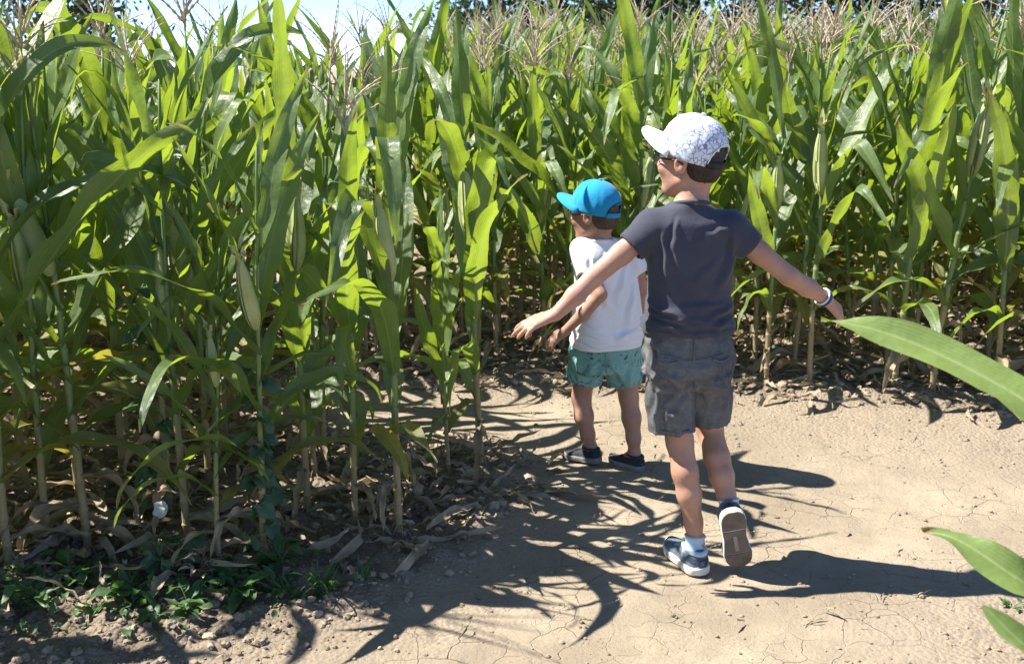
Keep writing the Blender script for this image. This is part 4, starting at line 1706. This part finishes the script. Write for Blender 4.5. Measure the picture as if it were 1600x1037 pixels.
    # ---- socks and shoes
    for s in P['shoes']:
        make_shoe(root, *s['args'], lab=s.get('label'))
        if 'sock' in s:
            a, b, r, mt = s['sock']
            a, b = np.asarray(a, float), np.asarray(b, float)
            Pp = [a + (b - a) * q for q in (0, .3, .6, .85, .93, 1.0)]
            Vq, Fq, _ = tube(Pp, np.array([1.25, 1.12, 1.0, 1.0, 1.1, 1.06]) * r, 18)
            Vq = Vq + .0012 * fbm(Vq, 70, 2, 4)[:, None]
            link('sock', mesh_from('sock', Vq, Fq, mt), root)
    for nm, c, ax, r, rad, mt in P.get('bands', []):
        Vq, Fq = ring_along(c, ax, r, rad)
        link(nm, mesh_from(nm, Vq, Fq, mt), root)
    return root


def creases(V, lines):
    """folds along drawn lines (x0,z0,x1,z1,height,width) on the back of a garment"""
    N = None
    d = np.zeros(len(V))
    for x0, z0, x1, z1, amp, w in lines:
        e = np.array([x1 - x0, z1 - z0])
        L2 = e.dot(e)
        qx, qz = V[:, 0] - x0, V[:, 2] - z0
        t = np.clip((qx * e[0] + qz * e[1]) / L2, 0, 1)
        side = (qx * -e[1] + qz * e[0]) / math.sqrt(L2) + .25 * w * np.sin(t * 9 + x0 * 90)
        along = np.hypot(qx - t * e[0], qz - t * e[1])
        side = np.where((t <= 0) | (t >= 1), np.sign(side + 1e-9) * along, side)
        fade = np.sin(np.pi * np.clip(.12 + .76 * t, 0, 1))
        ww = w * (.6 + .8 * t)
        d += 1.45 * amp * fade * (np.exp(-(side / ww) ** 2) - .7 * np.exp(-((side + 1.7 * ww) / (1.1 * ww)) ** 2))
    return d


def bell(z0, w):
    return lambda V: np.exp(-((V[:, 2] - z0) / w) ** 2)


OLDER = dict(
    head=(-.042, .062, 1.243), yaw=D(54), pitch=D(3), hk=1.0, neck=(-.038, .040, 1.130), neck_r=.043, tyaw=D(6),
    trunk=([.64, .70, .80, .95, 1.04, 1.09], [-.03] * 6, [.045, .045, .04, .035, .035, .04], [.10, .105, .10, .105, .10, .05], [.07, .075, .065, .065, .06, .04]),
    shoulders=[v3(-.146, .025, 1.052), v3(.074, .025, 1.054)],
    arms=[dict(pts=[v3(-.146, .025, 1.052), v3(-.236, .005, .980), v3(-.318, -.02, .915), v3(-.370, -.04, .866), v3(-.424, -.06, .818)], r=[.036, .0315, .0270, .0275, .0190],
               d=v3(-.88, -.10, -.32), n=v3(-.25, -.35, .9), s=v3(-.2, .9, .2), L=.142, curl=(.22, .20, .24, .30), spread=.13),
          dict(pts=[v3(.074, .025, 1.054), v3(.165, .025, .980), v3(.252, .02, .912), v3(.318, .055, .872), v3(.388, .095, .828)], r=[.036, .0315, .0270, .0275, .0190],
               d=v3(.66, .35, -.62), n=v3(.45, -.55, .6), s=v3(-.5, .5, -.2), L=.140, curl=(.30, .32, .34, .38))],
    legs=[dict(pts=[v3(-.084, .045, .66), v3(-.040, .058, .395), v3(-.026, .022, .31), v3(-.012, .014, .24), v3(.004, .012, .15), v3(.014, .004, .08), v3(-.01, .06, .04)], r=[.064, .0395, .0380, .0355, .0265, .0230, .021]),
          dict(pts=[v3(.039, .045, .66), v3(.068, .155, .405), v3(.080, .082, .335), v3(.092, .052, .285), v3(.104, .030, .235), v3(.112, .004, .19), v3(.125, .01, .13)], r=[.064, .0395, .0380, .0355, .0265, .0230, .021])],
    lo=(-.62, -.20, -.01), hi=(.56, .28, 1.40), skin=M_SKIN_A, hair=M_HAIR,
    shirt=([.742, .78, .85, .95, 1.02, 1.065, 1.095, 1.125], [-.033, -.033, -.032, -.033, -.035, -.036, -.038, -.038], [.045, .043, .038, .033, .033, .034, .037, .04],
           [.131, .128, .120, .123, .121, .104, .072, .050], [.096, .094, .083, .080, .075, .068, .056, .048]),
    hem=.742, drop=.058, sleeves=[dict(end=v3(-.210, .010, .998), r1=.045, r2=.043), dict(end=v3(.139, .025, .998), r1=.045, r2=.043)],
    lo_s=(-.30, -.12, .72), hi_s=(.24, .2, 1.17), tee=M_TEE, col_z=-.012, col_tilt=-.25,
    shirt_folds=[(.0095, (5, 5, 34), 3, bell(.80, .055)), (.0055, (8, 8, 14), 6, lambda V: sstep(.70, 1.1, V[:, 2]) * .8), (.0060, (10, 10, 6), 9, bell(1.04, .09)), (.0060, (20, 20, 3), 12, bell(.745, .05))],
    shirt_lines=[(-.085, 1.085, -.095, 1.0, .006, .007), (-.125, 1.04, -.105, .90, .007, .010), (-.105, 1.02, -.06, .93, .004, .009), (.055, 1.06, .0, 1.035, .005, .008), (.075, 1.05, .072, 1.005, .005, .006),
                 (.082, 1.02, .055, .90, .006, .010), (.09, .98, .03, .86, .004, .009), (-.155, .835, -.06, .805, .008, .008), (-.16, .812, -.03, .785, .008, .007), (-.15, .79, -.07, .768, .006, .006),
                 (.085, .83, .02, .80, .006, .008), (.095, .80, .04, .775, .006, .007), (-.10, .95, -.02, .88, .004, .012), (.03, .97, -.03, .90, .003, .012), (-.04, .80, .03, .79, .005, .008)],
    short_lines=[(-.145, .655, -.06, .61, .007, .008), (-.14, .62, -.04, .595, .008, .008), (.09, .64, .02, .60, .007, .008), (.095, .60, .02, .585, .007, .008), (-.03, .60, -.10, .53, .006, .009), (-.02, .58, -.09, .48, .005, .009),
                 (-.12, .58, -.125, .46, .006, .008), (-.10, .55, -.085, .44, .004, .007), (.09, .57, .085, .47, .005, .008), (.01, .58, .05, .50, .005, .009), (-.13, .72, -.12, .66, .005, .008), (.04, .66, .09, .62, .004, .008)],
    shorts=([.585, .62, .68, .74, .775], [-.022, -.024, -.028, -.03, -.03], [.05, .048, .045, .045, .045], [.112, .121, .124, .121, .119], [.080, .092, .095, .088, .084]),
    short_legs=[dict(a=v3(-.086, .048, .66), b=v3(-.066, .050, .433), r1=.070, r2=.064), dict(a=v3(.034, .052, .66), b=v3(.056, .112, .452), r1=.070, r2=.058)],
    seat=[(v3(-.088, .0, .655), v3(.055, .052, .068)), (v3(.03, .0, .655), v3(.055, .052, .068))],
    lo_t=(-.2, -.12, .39), hi_t=(.17, .24, .80), bottoms=M_DENIM,
    short_folds=[(.0095, (10, 10, 24), 5, bell(.60, .07)), (.0085, (22, 22, 7), 8, bell(.48, .09)), (.0070, (10, 10, 18), 2, bell(.70, .07)), (.005, (16, 16, 16), 11, 1.0)],
    seams=[('centre_seam', [(-.026, .755), (-.024, .66), (-.018, .585)], .0022), ('yoke_seam', [(-.150, .700), (-.09, .690), (-.028, .676), (.03, .690), (.09, .702)], .0018),
           ('pocket_welt', [(.028, .683), (.055, .676), (.085, .684)], .0042), ('pocket_welt', [(-.075, .676), (-.105, .670), (-.135, .680)], .0038),
           ('hem_seam', [(-.122, .452), (-.07, .449), (-.012, .450)], .0018), ('hem_seam', [(.012, .470), (.056, .466), (.102, .470)], .0018)],
    cap=(M_CAP_W, M_BRIM_W, M_DARK, M_BRIM_W), cap_pitch=D(17), cap_roll=0, arch=.056, cap_label='white cap with a dark blue crackle print and plain white brim', glasses=M_GLASS_A,
    shoes=[dict(args=(v3(.027, -.055, .003), v3(-.36, .93, 0), v3(0, 0, 1), .215, M_SHOE_G, M_SOLE, M_TREAD, M_SOCK, M_SHOE), sock=(v3(.008, .004, .055), v3(.010, .006, .112), .030, M_SOCK)),
           dict(args=(v3(.103, -.082, .222), v3(.18, .225, -.96), v3(-.04, .95, .22), .218, M_SHOE, M_SOLE, M_TREAD, M_SHOE_G, M_SHOE), sock=(v3(.116, .002, .165), v3(.108, .014, .226), .030, M_SOCK_W), label='lifted shoe showing its grey brown sole')],
    bands=[('wristband', v3(.380, .090, .833), v3(.7, .4, -.44), .0245, .0040, M_BAND), ('wristband', v3(.372, .086, .838), v3(.7, .4, -.44), .0250, .0032, M_BAND_W)],
)
build_person((.55, 3.08, 0), 'bigger boy in charcoal t-shirt, grey shorts and white cap, walking with arms held out', OLDER)

YOUNGER = dict(
    head=(-.060, .022, .980), yaw=D(58), pitch=D(-2), hk=.945, neck=(-.040, .010, .888), neck_r=.039, tyaw=D(22),
    trunk=([.43, .47, .56, .70, .80, .85], [0, 0, -.005, -.012, -.02, -.03], [.02] * 6, [.09, .10, .10, .095, .085, .045], [.065, .075, .075, .065, .055, .035]),
    shoulders=[v3(-.098, .012, .842), v3(.070, .028, .842)],
    arms=[dict(pts=[v3(-.098, .012, .842), v3(-.072, -.045, .775), v3(-.040, -.092, .700), v3(-.100, -.085, .628), v3(-.166, -.062, .556)], r=[.031, .0275, .0235, .0235, .0165],
               d=v3(-.72, .15, -.62), n=v3(-.5, -.5, .6), s=v3(-.4, .8, .3), L=.112, curl=(.30, .32, .36, .40), tr=.86),
          dict(pts=[v3(.070, .028, .842), v3(.105, .030, .765), v3(.130, .035, .685), v3(.128, .075, .62), v3(.118, .11, .545)], r=[.031, .0275, .0235, .0235, .0165],
               d=v3(-.1, .35, -.93), n=v3(.9, -.2, .1), s=v3(0, .9, .3), L=.112, curl=(.25, .28, .3, .34), tr=.86)],
    legs=[dict(pts=[v3(-.075, .025, .44), v3(-.094, .045, .272), v3(-.084, .028, .20), v3(-.068, .032, .125), v3(-.054, .040, .072), v3(-.08, .07, .04)], r=[.058, .0355, .0350, .0265, .0210, .018]),
          dict(pts=[v3(.060, .025, .44), v3(.086, .032, .275), v3(.096, .008, .20), v3(.104, -.008, .125), v3(.109, -.012, .066), v3(.08, .02, .035)], r=[.058, .0355, .0350, .0265, .0210, .018])],
    lo=(-.30, -.17, -.01), hi=(.22, .24, 1.12), skin=M_SKIN_B, hair=M_HAIR_B,
    shirt=([.485, .53, .62, .72, .79, .83, .86, .885], [-.004, -.003, -.004, -.008, -.014, -.02, -.03, -.038], [.02, .02, .02, .02, .018, .016, .012, .010],
           [.134, .131, .124, .118, .112, .092, .066, .048], [.098, .096, .092, .085, .076, .064, .052, .046]),
    hem=.485, drop=.058, sleeves=[dict(end=v3(-.074, -.046, .762), r1=.047, r2=.050), dict(end=v3(.112, .030, .762), r1=.046, r2=.041)],
    lo_s=(-.22, -.15, .46), hi_s=(.21, .17, .93), tee=M_TEE_W, col_z=-.010, col_tilt=-.2,
    shirt_folds=[(.0085, (5, 5, 30), 13, bell(.53, .05)), (.007, (14, 14, 5), 6, bell(.62, .14)), (.007, (18, 18, 4), 9, bell(.80, .08))],
    shirt_lines=[(-.11, .60, -.02, .56, .006, .008), (-.12, .56, .0, .53, .007, .008), (-.12, .525, -.03, .505, .006, .006), (.10, .56, .03, .53, .006, .008), (-.07, .83, -.06, .74, .006, .008), (-.02, .84, -.03, .76, .004, .010),
                 (.06, .80, .03, .68, .005, .011), (-.05, .72, .02, .62, .004, .013), (.09, .72, .07, .58, .005, .010)],
    short_lines=[(-.03, .46, -.10, .38, .005, .008), (-.01, .44, -.05, .36, .005, .008), (.0, .44, .06, .36, .006, .008), (.09, .46, .08, .35, .005, .008), (-.12, .44, -.11, .36, .005, .008)],
    shorts=([.395, .42, .46, .50, .515], [-.008] * 5, [.022] * 5, [.120, .126, .128, .126, .124], [.086, .094, .095, .09, .088]),
    short_legs=[dict(a=v3(-.074, .022, .455), b=v3(-.084, .034, .340), r1=.070, r2=.068), dict(a=v3(.056, .024, .455), b=v3(.066, .026, .328), r1=.068, r2=.063)],
    lo_t=(-.19, -.12, .29), hi_t=(.17, .16, .54), bottoms=M_PALM,
    short_folds=[(.009, (16, 16, 8), 5, bell(.38, .08)), (.005, (14, 14, 16), 11, 1.0)],
    seams=[('centre_seam', [(-.016, .50), (-.012, .44), (-.008, .39)], .002)],
    cap=(M_CAP_B, M_CAP_B, M_CAP_B, M_DARK), cap_pitch=D(10), arch=.044, cap_label='bright blue cap with curved brim', glasses=M_GLASS_B,
    shoes=[dict(args=(v3(-.018, .010, .018), v3(-.80, .60, -.08), v3(0, 0, 1), .165, M_SHOE_B, M_SOLE_G, M_SOLE_G, M_SHOE_B, M_SHOE_B)),
           dict(args=(v3(.142, -.042, .003), v3(-.74, .67, 0), v3(0, 0, 1), .165, M_SHOE_B, M_SOLE_G, M_SOLE_G, M_SHOE_B, M_SHOE_B))],
)
build_person((.36, 3.95, 0), 'smaller boy in white t-shirt, teal palm shorts and bright blue cap, walking beside the corn', YOUNGER)
# ------------------------------------------------------------------ weeds, bindweed, grass along the left edge
M_WEED = mat_plain('weed_leaf', (.045, .095, .042), (.10, .17, .065), 14, .5, .3, .004, .4, trans=((.16, .32, .03), .3))
M_BIND = mat_plain('bindweed_leaf', (.06, .12, .07), (.10, .17, .09), 14, .45, .3, .004, .5, trans=((.2, .36, .05), .3))
M_STEM = mat_plain('weed_stem', (.10, .16, .05), (.16, .20, .07), 20, .6)
M_TWIG = mat_plain('dead_twig', (.16, .10, .055), (.30, .20, .11), 20, .85)
M_PETAL = mat_plain('bindweed_petal', (.78, .77, .76), (.84, .83, .82), 20, .6, .1, .002, trans=((.8, .8, .78), .3))


def broad_leaf(L, Wd, heart=0.0, seed=0, bend=.6, lobes=0.0):
    rg2 = np.random.default_rng(seed)
    t = np.linspace(0, 1, 9)
    w = Wd / 2 * np.sin(np.pi * np.clip(t, 0, 1) ** .75) ** .8 * (1 + lobes * np.sin(t * 16))
    w[0] = .002
    if heart:
        w[1] = Wd / 2 * .9
    w[-1] = .0008
    x = L * t - heart * L * .22 * (t > 0) * (t < .2)
    u = np.linspace(-1, 1, 5)
    V = np.empty((9, 5, 3))
    for j, q in enumerate(u):
        V[:, j, 0] = x - (heart * .12 * L * abs(q) * (t < .3) * (t > 0))
        V[:, j, 1] = q * w
        V[:, j, 2] = .25 * abs(q) * w - bend * L * t ** 2 * .4 + .004 * np.sin(9 * t + q * 3 + rg2.random() * 6) * abs(q)
    uv = np.stack(np.broadcast_arrays(((u + 1) / 2)[None, :], t[:, None]), -1).reshape(-1, 2)
    return V.reshape(-1, 3), grid_faces(9, 5), uv


WEED_LEAVES = [mesh_from('weed_leaf', *broad_leaf(.075, .036, 0, k, .3 + .25 * k, .10)[:2], M_WEED, True) for k in range(4)]
BIND_LEAVES = [mesh_from('bindweed_leaf', *broad_leaf(.055, .045, 1.0, k, .2 + .3 * k)[:2], M_BIND, True) for k in range(4)]


def weed(x, y, n, size, label, seed):
    r = random.Random(seed)
    root = bpy.data.objects.new('weed_plant', None)
    COL.objects.link(root)
    root.location = (x, y, float(ground_z(x, y)[0]) - .003)
    root.empty_display_size = .05
    tag(root, label, 'weed', 'weeds in the shade at the lower left')
    J = Join()
    for q in range(4):
        az = r.uniform(0, 6.28)
        ln = size * r.uniform(.6, 1.2)
        t = np.linspace(0, 1, 7)
        a = r.uniform(.4, 1.0)
        P = np.stack([ln * t * math.sin(a) * math.cos(az), ln * t * math.sin(a) * math.sin(az), ln * (t * math.cos(a) - .25 * t ** 2)], 1)
        V, F, U = tube(P, np.linspace(.0025, .0012, 7), 4)
        J.add(V, F, U)
        for i in range(n // 4):
            p = P[r.randint(1, 6)]
            link('leaf', WEED_LEAVES[r.randrange(4)], root, tuple(p), (r.uniform(-.4, .4), r.uniform(-.9, .25), az + r.uniform(-1.5, 1.5)), r.uniform(.55, 1.15) * size / .11)
    link('stem', J.mesh('weed_stem', M_STEM), root)
    return root


for k, (x, y, n, s, lab) in enumerate([
        (-1.50, 2.74, 24, .12, 'pale broad-leaved weed in the bottom left corner'),
        (-1.34, 2.80, 20, .10, 'dark green weed next to the corner weed, lower left'),
        (-1.27, 2.92, 20, .10, 'dark green weed in front of the leaning corn stalk'),
        (-1.16, 2.74, 12, .07, 'small weed nearest the bottom edge on the left'),
        (-1.08, 2.86, 24, .11, 'leafy weed in the deep shade left of the dead weed clump'),
        (-0.90, 2.78, 20, .09, 'low weed in the shade below the dead weed clump'),
        (-0.80, 2.88, 28, .12, 'bushy green weed at the foot of the vine covered stalk'),
        (-0.66, 2.90, 16, .09, 'small bright weed beside the grass tuft'),
        (-0.98, 2.72, 10, .06, 'tiny weed at the bottom edge in broken sunlight'),
        (-0.70, 3.02, 20, .10, 'weed between the vine covered stalk and the grass tuft'),
        (1.43, 2.84, 10, .05, 'tiny green weed at the lower right edge under the near leaves')]):
    weed(x, y, n, s, lab, 40 + k)

# low ground cover between the weeds
gc = [(*broad_leaf(.05, .028, 0, k, .4)[:2], None) for k in range(3)]
places = []
while len(places) < 420:
    x, y = rng.uniform(-1.75, -.5), rng.normal(2.88, .10)
    if y < 2.5 or rng.random() > .25 + .75 * (vnoise(np.array([[x, y, 0]]), 5.0, 3)[0] > 0):
        continue
    A = rot3(rng.normal(0, .4), rng.normal(-.25, .4), rng.random() * 6.28) * rng.uniform(.35, .95)
    places.append((int(rng.integers(0, 3)), A, np.array([x, y, float(ground_z(x, y)[0]) + .006 + .02 * rng.random()])))
tag(link('low_weeds', scatter_mesh(gc, places, 'low_weeds', M_WEED, True)), 'low green ground cover in the shade at the lower left', 'ground cover', kind='stuff')


def grass_tuft(x, y, n, h, label, seed):
    r = random.Random(seed)
    root = bpy.data.objects.new('grass_tuft', None)
    COL.objects.link(root)
    root.location = (x, y, float(ground_z(x, y)[0]) - .002)
    tag(root, label, 'grass', 'grass tufts by the path')
    for q in range(n):
        V, F, U = leaf_shape(h * r.uniform(.6, 1.2), .007, r.uniform(.1, .5), r.uniform(.9, 2.0), ns=8, nc=2, wave=.001, seed=q)
        link('blade', mesh_from('grass_blade', V, F, M_WEED, True, U), root, (r.uniform(-.02, .02), r.uniform(-.02, .02), 0), (0, 0, r.uniform(0, 6.28)))


grass_tuft(-.545, 2.88, 26, .11, 'bright green grass tuft at the edge of the sunlit path', 2)
grass_tuft(-.62, 2.84, 14, .07, 'small grass tuft left of the bright one', 3)
grass_tuft(-.44, 2.95, 12, .07, 'thin grass tuft right of the bright one', 4)


def bindweed(x, y, zmax, turns, r0, nleaf, label, seed, flower=None, lean=(0, 0)):
    r = random.Random(seed)
    root = bpy.data.objects.new('bindweed_vine', None)
    COL.objects.link(root)
    root.location = (x, y, float(ground_z(x, y)[0]))
    tag(root, label, 'vine')
    t = np.linspace(0, 1, 60)
    a = t * turns * 6.28
    rr = r0 * (1 + .5 * np.sin(t * 31 + seed)) + .05 * np.exp(-t * 14)
    P = np.stack([rr * np.cos(a) + lean[0] * t, rr * np.sin(a) + lean[1] * t, zmax * t], 1)
    V, F, U = tube(P, .0018, 4)
    link('stem', mesh_from('bindweed_stem', V, F, M_STEM, True, U), root)
    for q in range(nleaf):
        i = r.randint(2, 59)
        link('leaf', BIND_LEAVES[r.randrange(4)], root, tuple(P[i]), (r.uniform(-.6, .6), r.uniform(-.2, 1.0), a[i] + r.uniform(-1, 1)), r.uniform(.6, 1.25))
    if flower is not None:
        n = 30
        th = np.linspace(0, 2 * np.pi, n, endpoint=False)
        rings = [(.002, 0), (.004, .012), (.009, .022), (.019, .029), (.027, .030)]
        V = np.array([[(q + (.0020 * math.cos(5 * b) if q > .015 else 0)) * math.cos(b), (q + (.0020 * math.cos(5 * b) if q > .015 else 0)) * math.sin(b), z + .0040 * math.cos(5 * b) * (q > .015)] for q, z in rings for b in th])
        F = [(i * n + j, i * n + (j + 1) % n, (i + 1) * n + (j + 1) % n, (i + 1) * n + j) for i in range(4) for j in range(n)]
        f = link('flower', mesh_from('bindweed_flower', V, F, M_PETAL), root, flower, (1.15, 0, -.35), 1.0)
        f['label'] = 'white funnel shaped flower'
    return root


bindweed(-.77, 3.12, .62, 7, .020, 46, 'green bindweed vine climbing a corn stalk above the lower left weeds', 5)
bindweed(-1.155, 3.36, .80, 7, .024, 40, 'bindweed vine with one white flower climbing a corn stalk on the left', 6, flower=(.055, -.13, .10), lean=(-.03, .03))
bindweed(-1.03, 3.02, .10, 3, .05, 18, 'short creeping bindweed at the foot of the white flower', 8)

# dead weed clump
root = bpy.data.objects.new('dead_weed_clump', None)
COL.objects.link(root)
root.location = (-.96, 2.98, float(ground_z(-.96, 2.98)[0]))
tag(root, 'brown clump of dead weeds on the soil left of the vine covered stalk', 'dead weeds')
J, K = Join(), Join()
for q in range(60):
    az, a, ln = R.uniform(0, 6.28), R.uniform(.3, 1.4), R.uniform(.05, .15)
    t = np.linspace(0, 1, 6)
    c = v3(R.uniform(-.06, .06), R.uniform(-.05, .05), 0)
    P = c + np.stack([ln * t * math.sin(a) * np.cos(az + t), ln * t * math.sin(a) * np.sin(az + t), ln * (t * math.cos(a) + .1 * np.sin(5 * t)) + .005], 1)
    V, F, U = tube(P, .0014, 3)
    J.add(V, F, U)
    if q % 2 == 0:
        V, F, U = leaf_shape(R.uniform(.03, .06), .014, 1, 2.4, ns=6, nc=2, twist=R.uniform(-3, 3), wave=.004, fold=.8, seed=q)
        K.add(V @ rot3(0, 0, az).T + P[R.randint(2, 5)], F, U)
link('twigs', J.mesh('twigs', M_TWIG), root)
link('dry_leaves', K.mesh('dry_leaves', M_LITTER), root)

# ------------------------------------------------------------------ trees beyond the field
M_BARK = mat_plain('bark', (.07, .055, .04), (.14, .11, .085), 8, .9, .8, .02)
M_CROWN = mat_plain('tree_leaf', (.022, .042, .018), (.055, .085, .03), .9, .6, .2, .01, .3, trans=((.09, .15, .025), .25))


def tree(x, y, h, rad, nleaf, label, seed, group, leaf=.17, base=.18):
    rg2 = np.random.default_rng(seed)
    root = bpy.data.objects.new('tree', None)
    COL.objects.link(root)
    root.location = (x, y, 0)
    tag(root, label, 'tree', group)
    J = Join()
    t = np.linspace(0, 1, 9)
    lean = rg2.normal(0, .3, 2)
    P = np.stack([lean[0] * t ** 2, lean[1] * t ** 2, h * .75 * t - .1], 1)
    V, F, U = tube(P, np.linspace(.16, .03, 9), 8)
    J.add(V, F, U)
    cl = []
    for q in range(22):
        z0 = rg2.uniform(.08, .7)
        az = rg2.uniform(0, 6.28)
        ln = rad * rg2.uniform(.5, 1.0)
        t2 = np.linspace(0, 1, 6)
        p0 = np.array([np.interp(z0 / .75, t, P[:, 0]), np.interp(z0 / .75, t, P[:, 1]), h * z0])
        Q = p0 + np.stack([ln * t2 * math.cos(az), ln * t2 * math.sin(az), ln * (.45 * t2 + .1 * np.sin(4 * t2)) * rg2.uniform(-.2, 1.4)], 1)
        V, F, U = tube(Q, np.linspace(.05, .012, 6), 5)
        J.add(V, F, U)
        cl += [Q[5], Q[4], Q[3]]
    link('trunk', J.mesh('trunk', M_BARK), root)
    for q in range(46):
        d = unit(rg2.normal(size=3))
        cl.append(np.array([lean[0] * .4, lean[1] * .4, h * .55]) + d * np.array([rad, rad, h * .42]) * rg2.uniform(.55, 1.0))
    cl = np.array(cl)
    cl[:, 2] = np.maximum(cl[:, 2], h * base * rg2.uniform(.6, 1.4, len(cl)))
    k = rg2.integers(0, len(cl), nleaf)
    c = cl[k] + rg2.normal(size=(nleaf, 3)) * np.array([.42, .42, .32])
    a = rg2.normal(size=(nleaf, 3))
    a /= np.linalg.norm(a, axis=1)[:, None]
    b = np.cross(a, rg2.normal(size=(nleaf, 3)))
    b /= np.linalg.norm(b, axis=1)[:, None]
    s = leaf * rg2.uniform(.6, 1.2, nleaf)[:, None]
    V = np.stack([c - a * s * .6, c + b * s * .3, c + a * s * .6, c - b * s * .3], 1).reshape(-1, 3)
    F = np.arange(nleaf * 4).reshape(-1, 4)
    link('crown', mesh_from('crown', V, F, M_CROWN, False), root)


for k, (x, h, rad, lab) in enumerate([
        (-0.6, 6.0, 1.5, 'leftmost dark tree behind the tassels, its edge against the sky'),
        (1.3, 7.2, 1.9, 'dark tree behind the tassels above the small boy'),
        (3.4, 7.0, 1.9, 'dark tree beyond the field, left of the bigger boy\'s cap'),
        (5.6, 7.6, 2.0, 'dark tree beyond the field above the bigger boy\'s cap'),
        (7.9, 7.0, 2.0, 'dark tree beyond the field right of the bigger boy\'s cap'),
        (10.2, 7.5, 2.0, 'dark tree beyond the tassels in the upper right, middle of three'),
        (12.4, 7.0, 2.0, 'dark tree beyond the tassels near the upper right corner'),
        (14.8, 7.4, 2.1, 'rightmost dark tree at the upper right corner')]):
    tree(x + .1 * (k % 3), 32.0 + (k % 2) * 1.4, h, rad, 5200, lab, 70 + k, 'trees beyond the corn field')
tree(-10.6, 26.0, 6.5, 1.5, 4200, 'lone dark tree behind the tassels in the upper left corner', 90, 'trees beyond the corn field', base=.1)
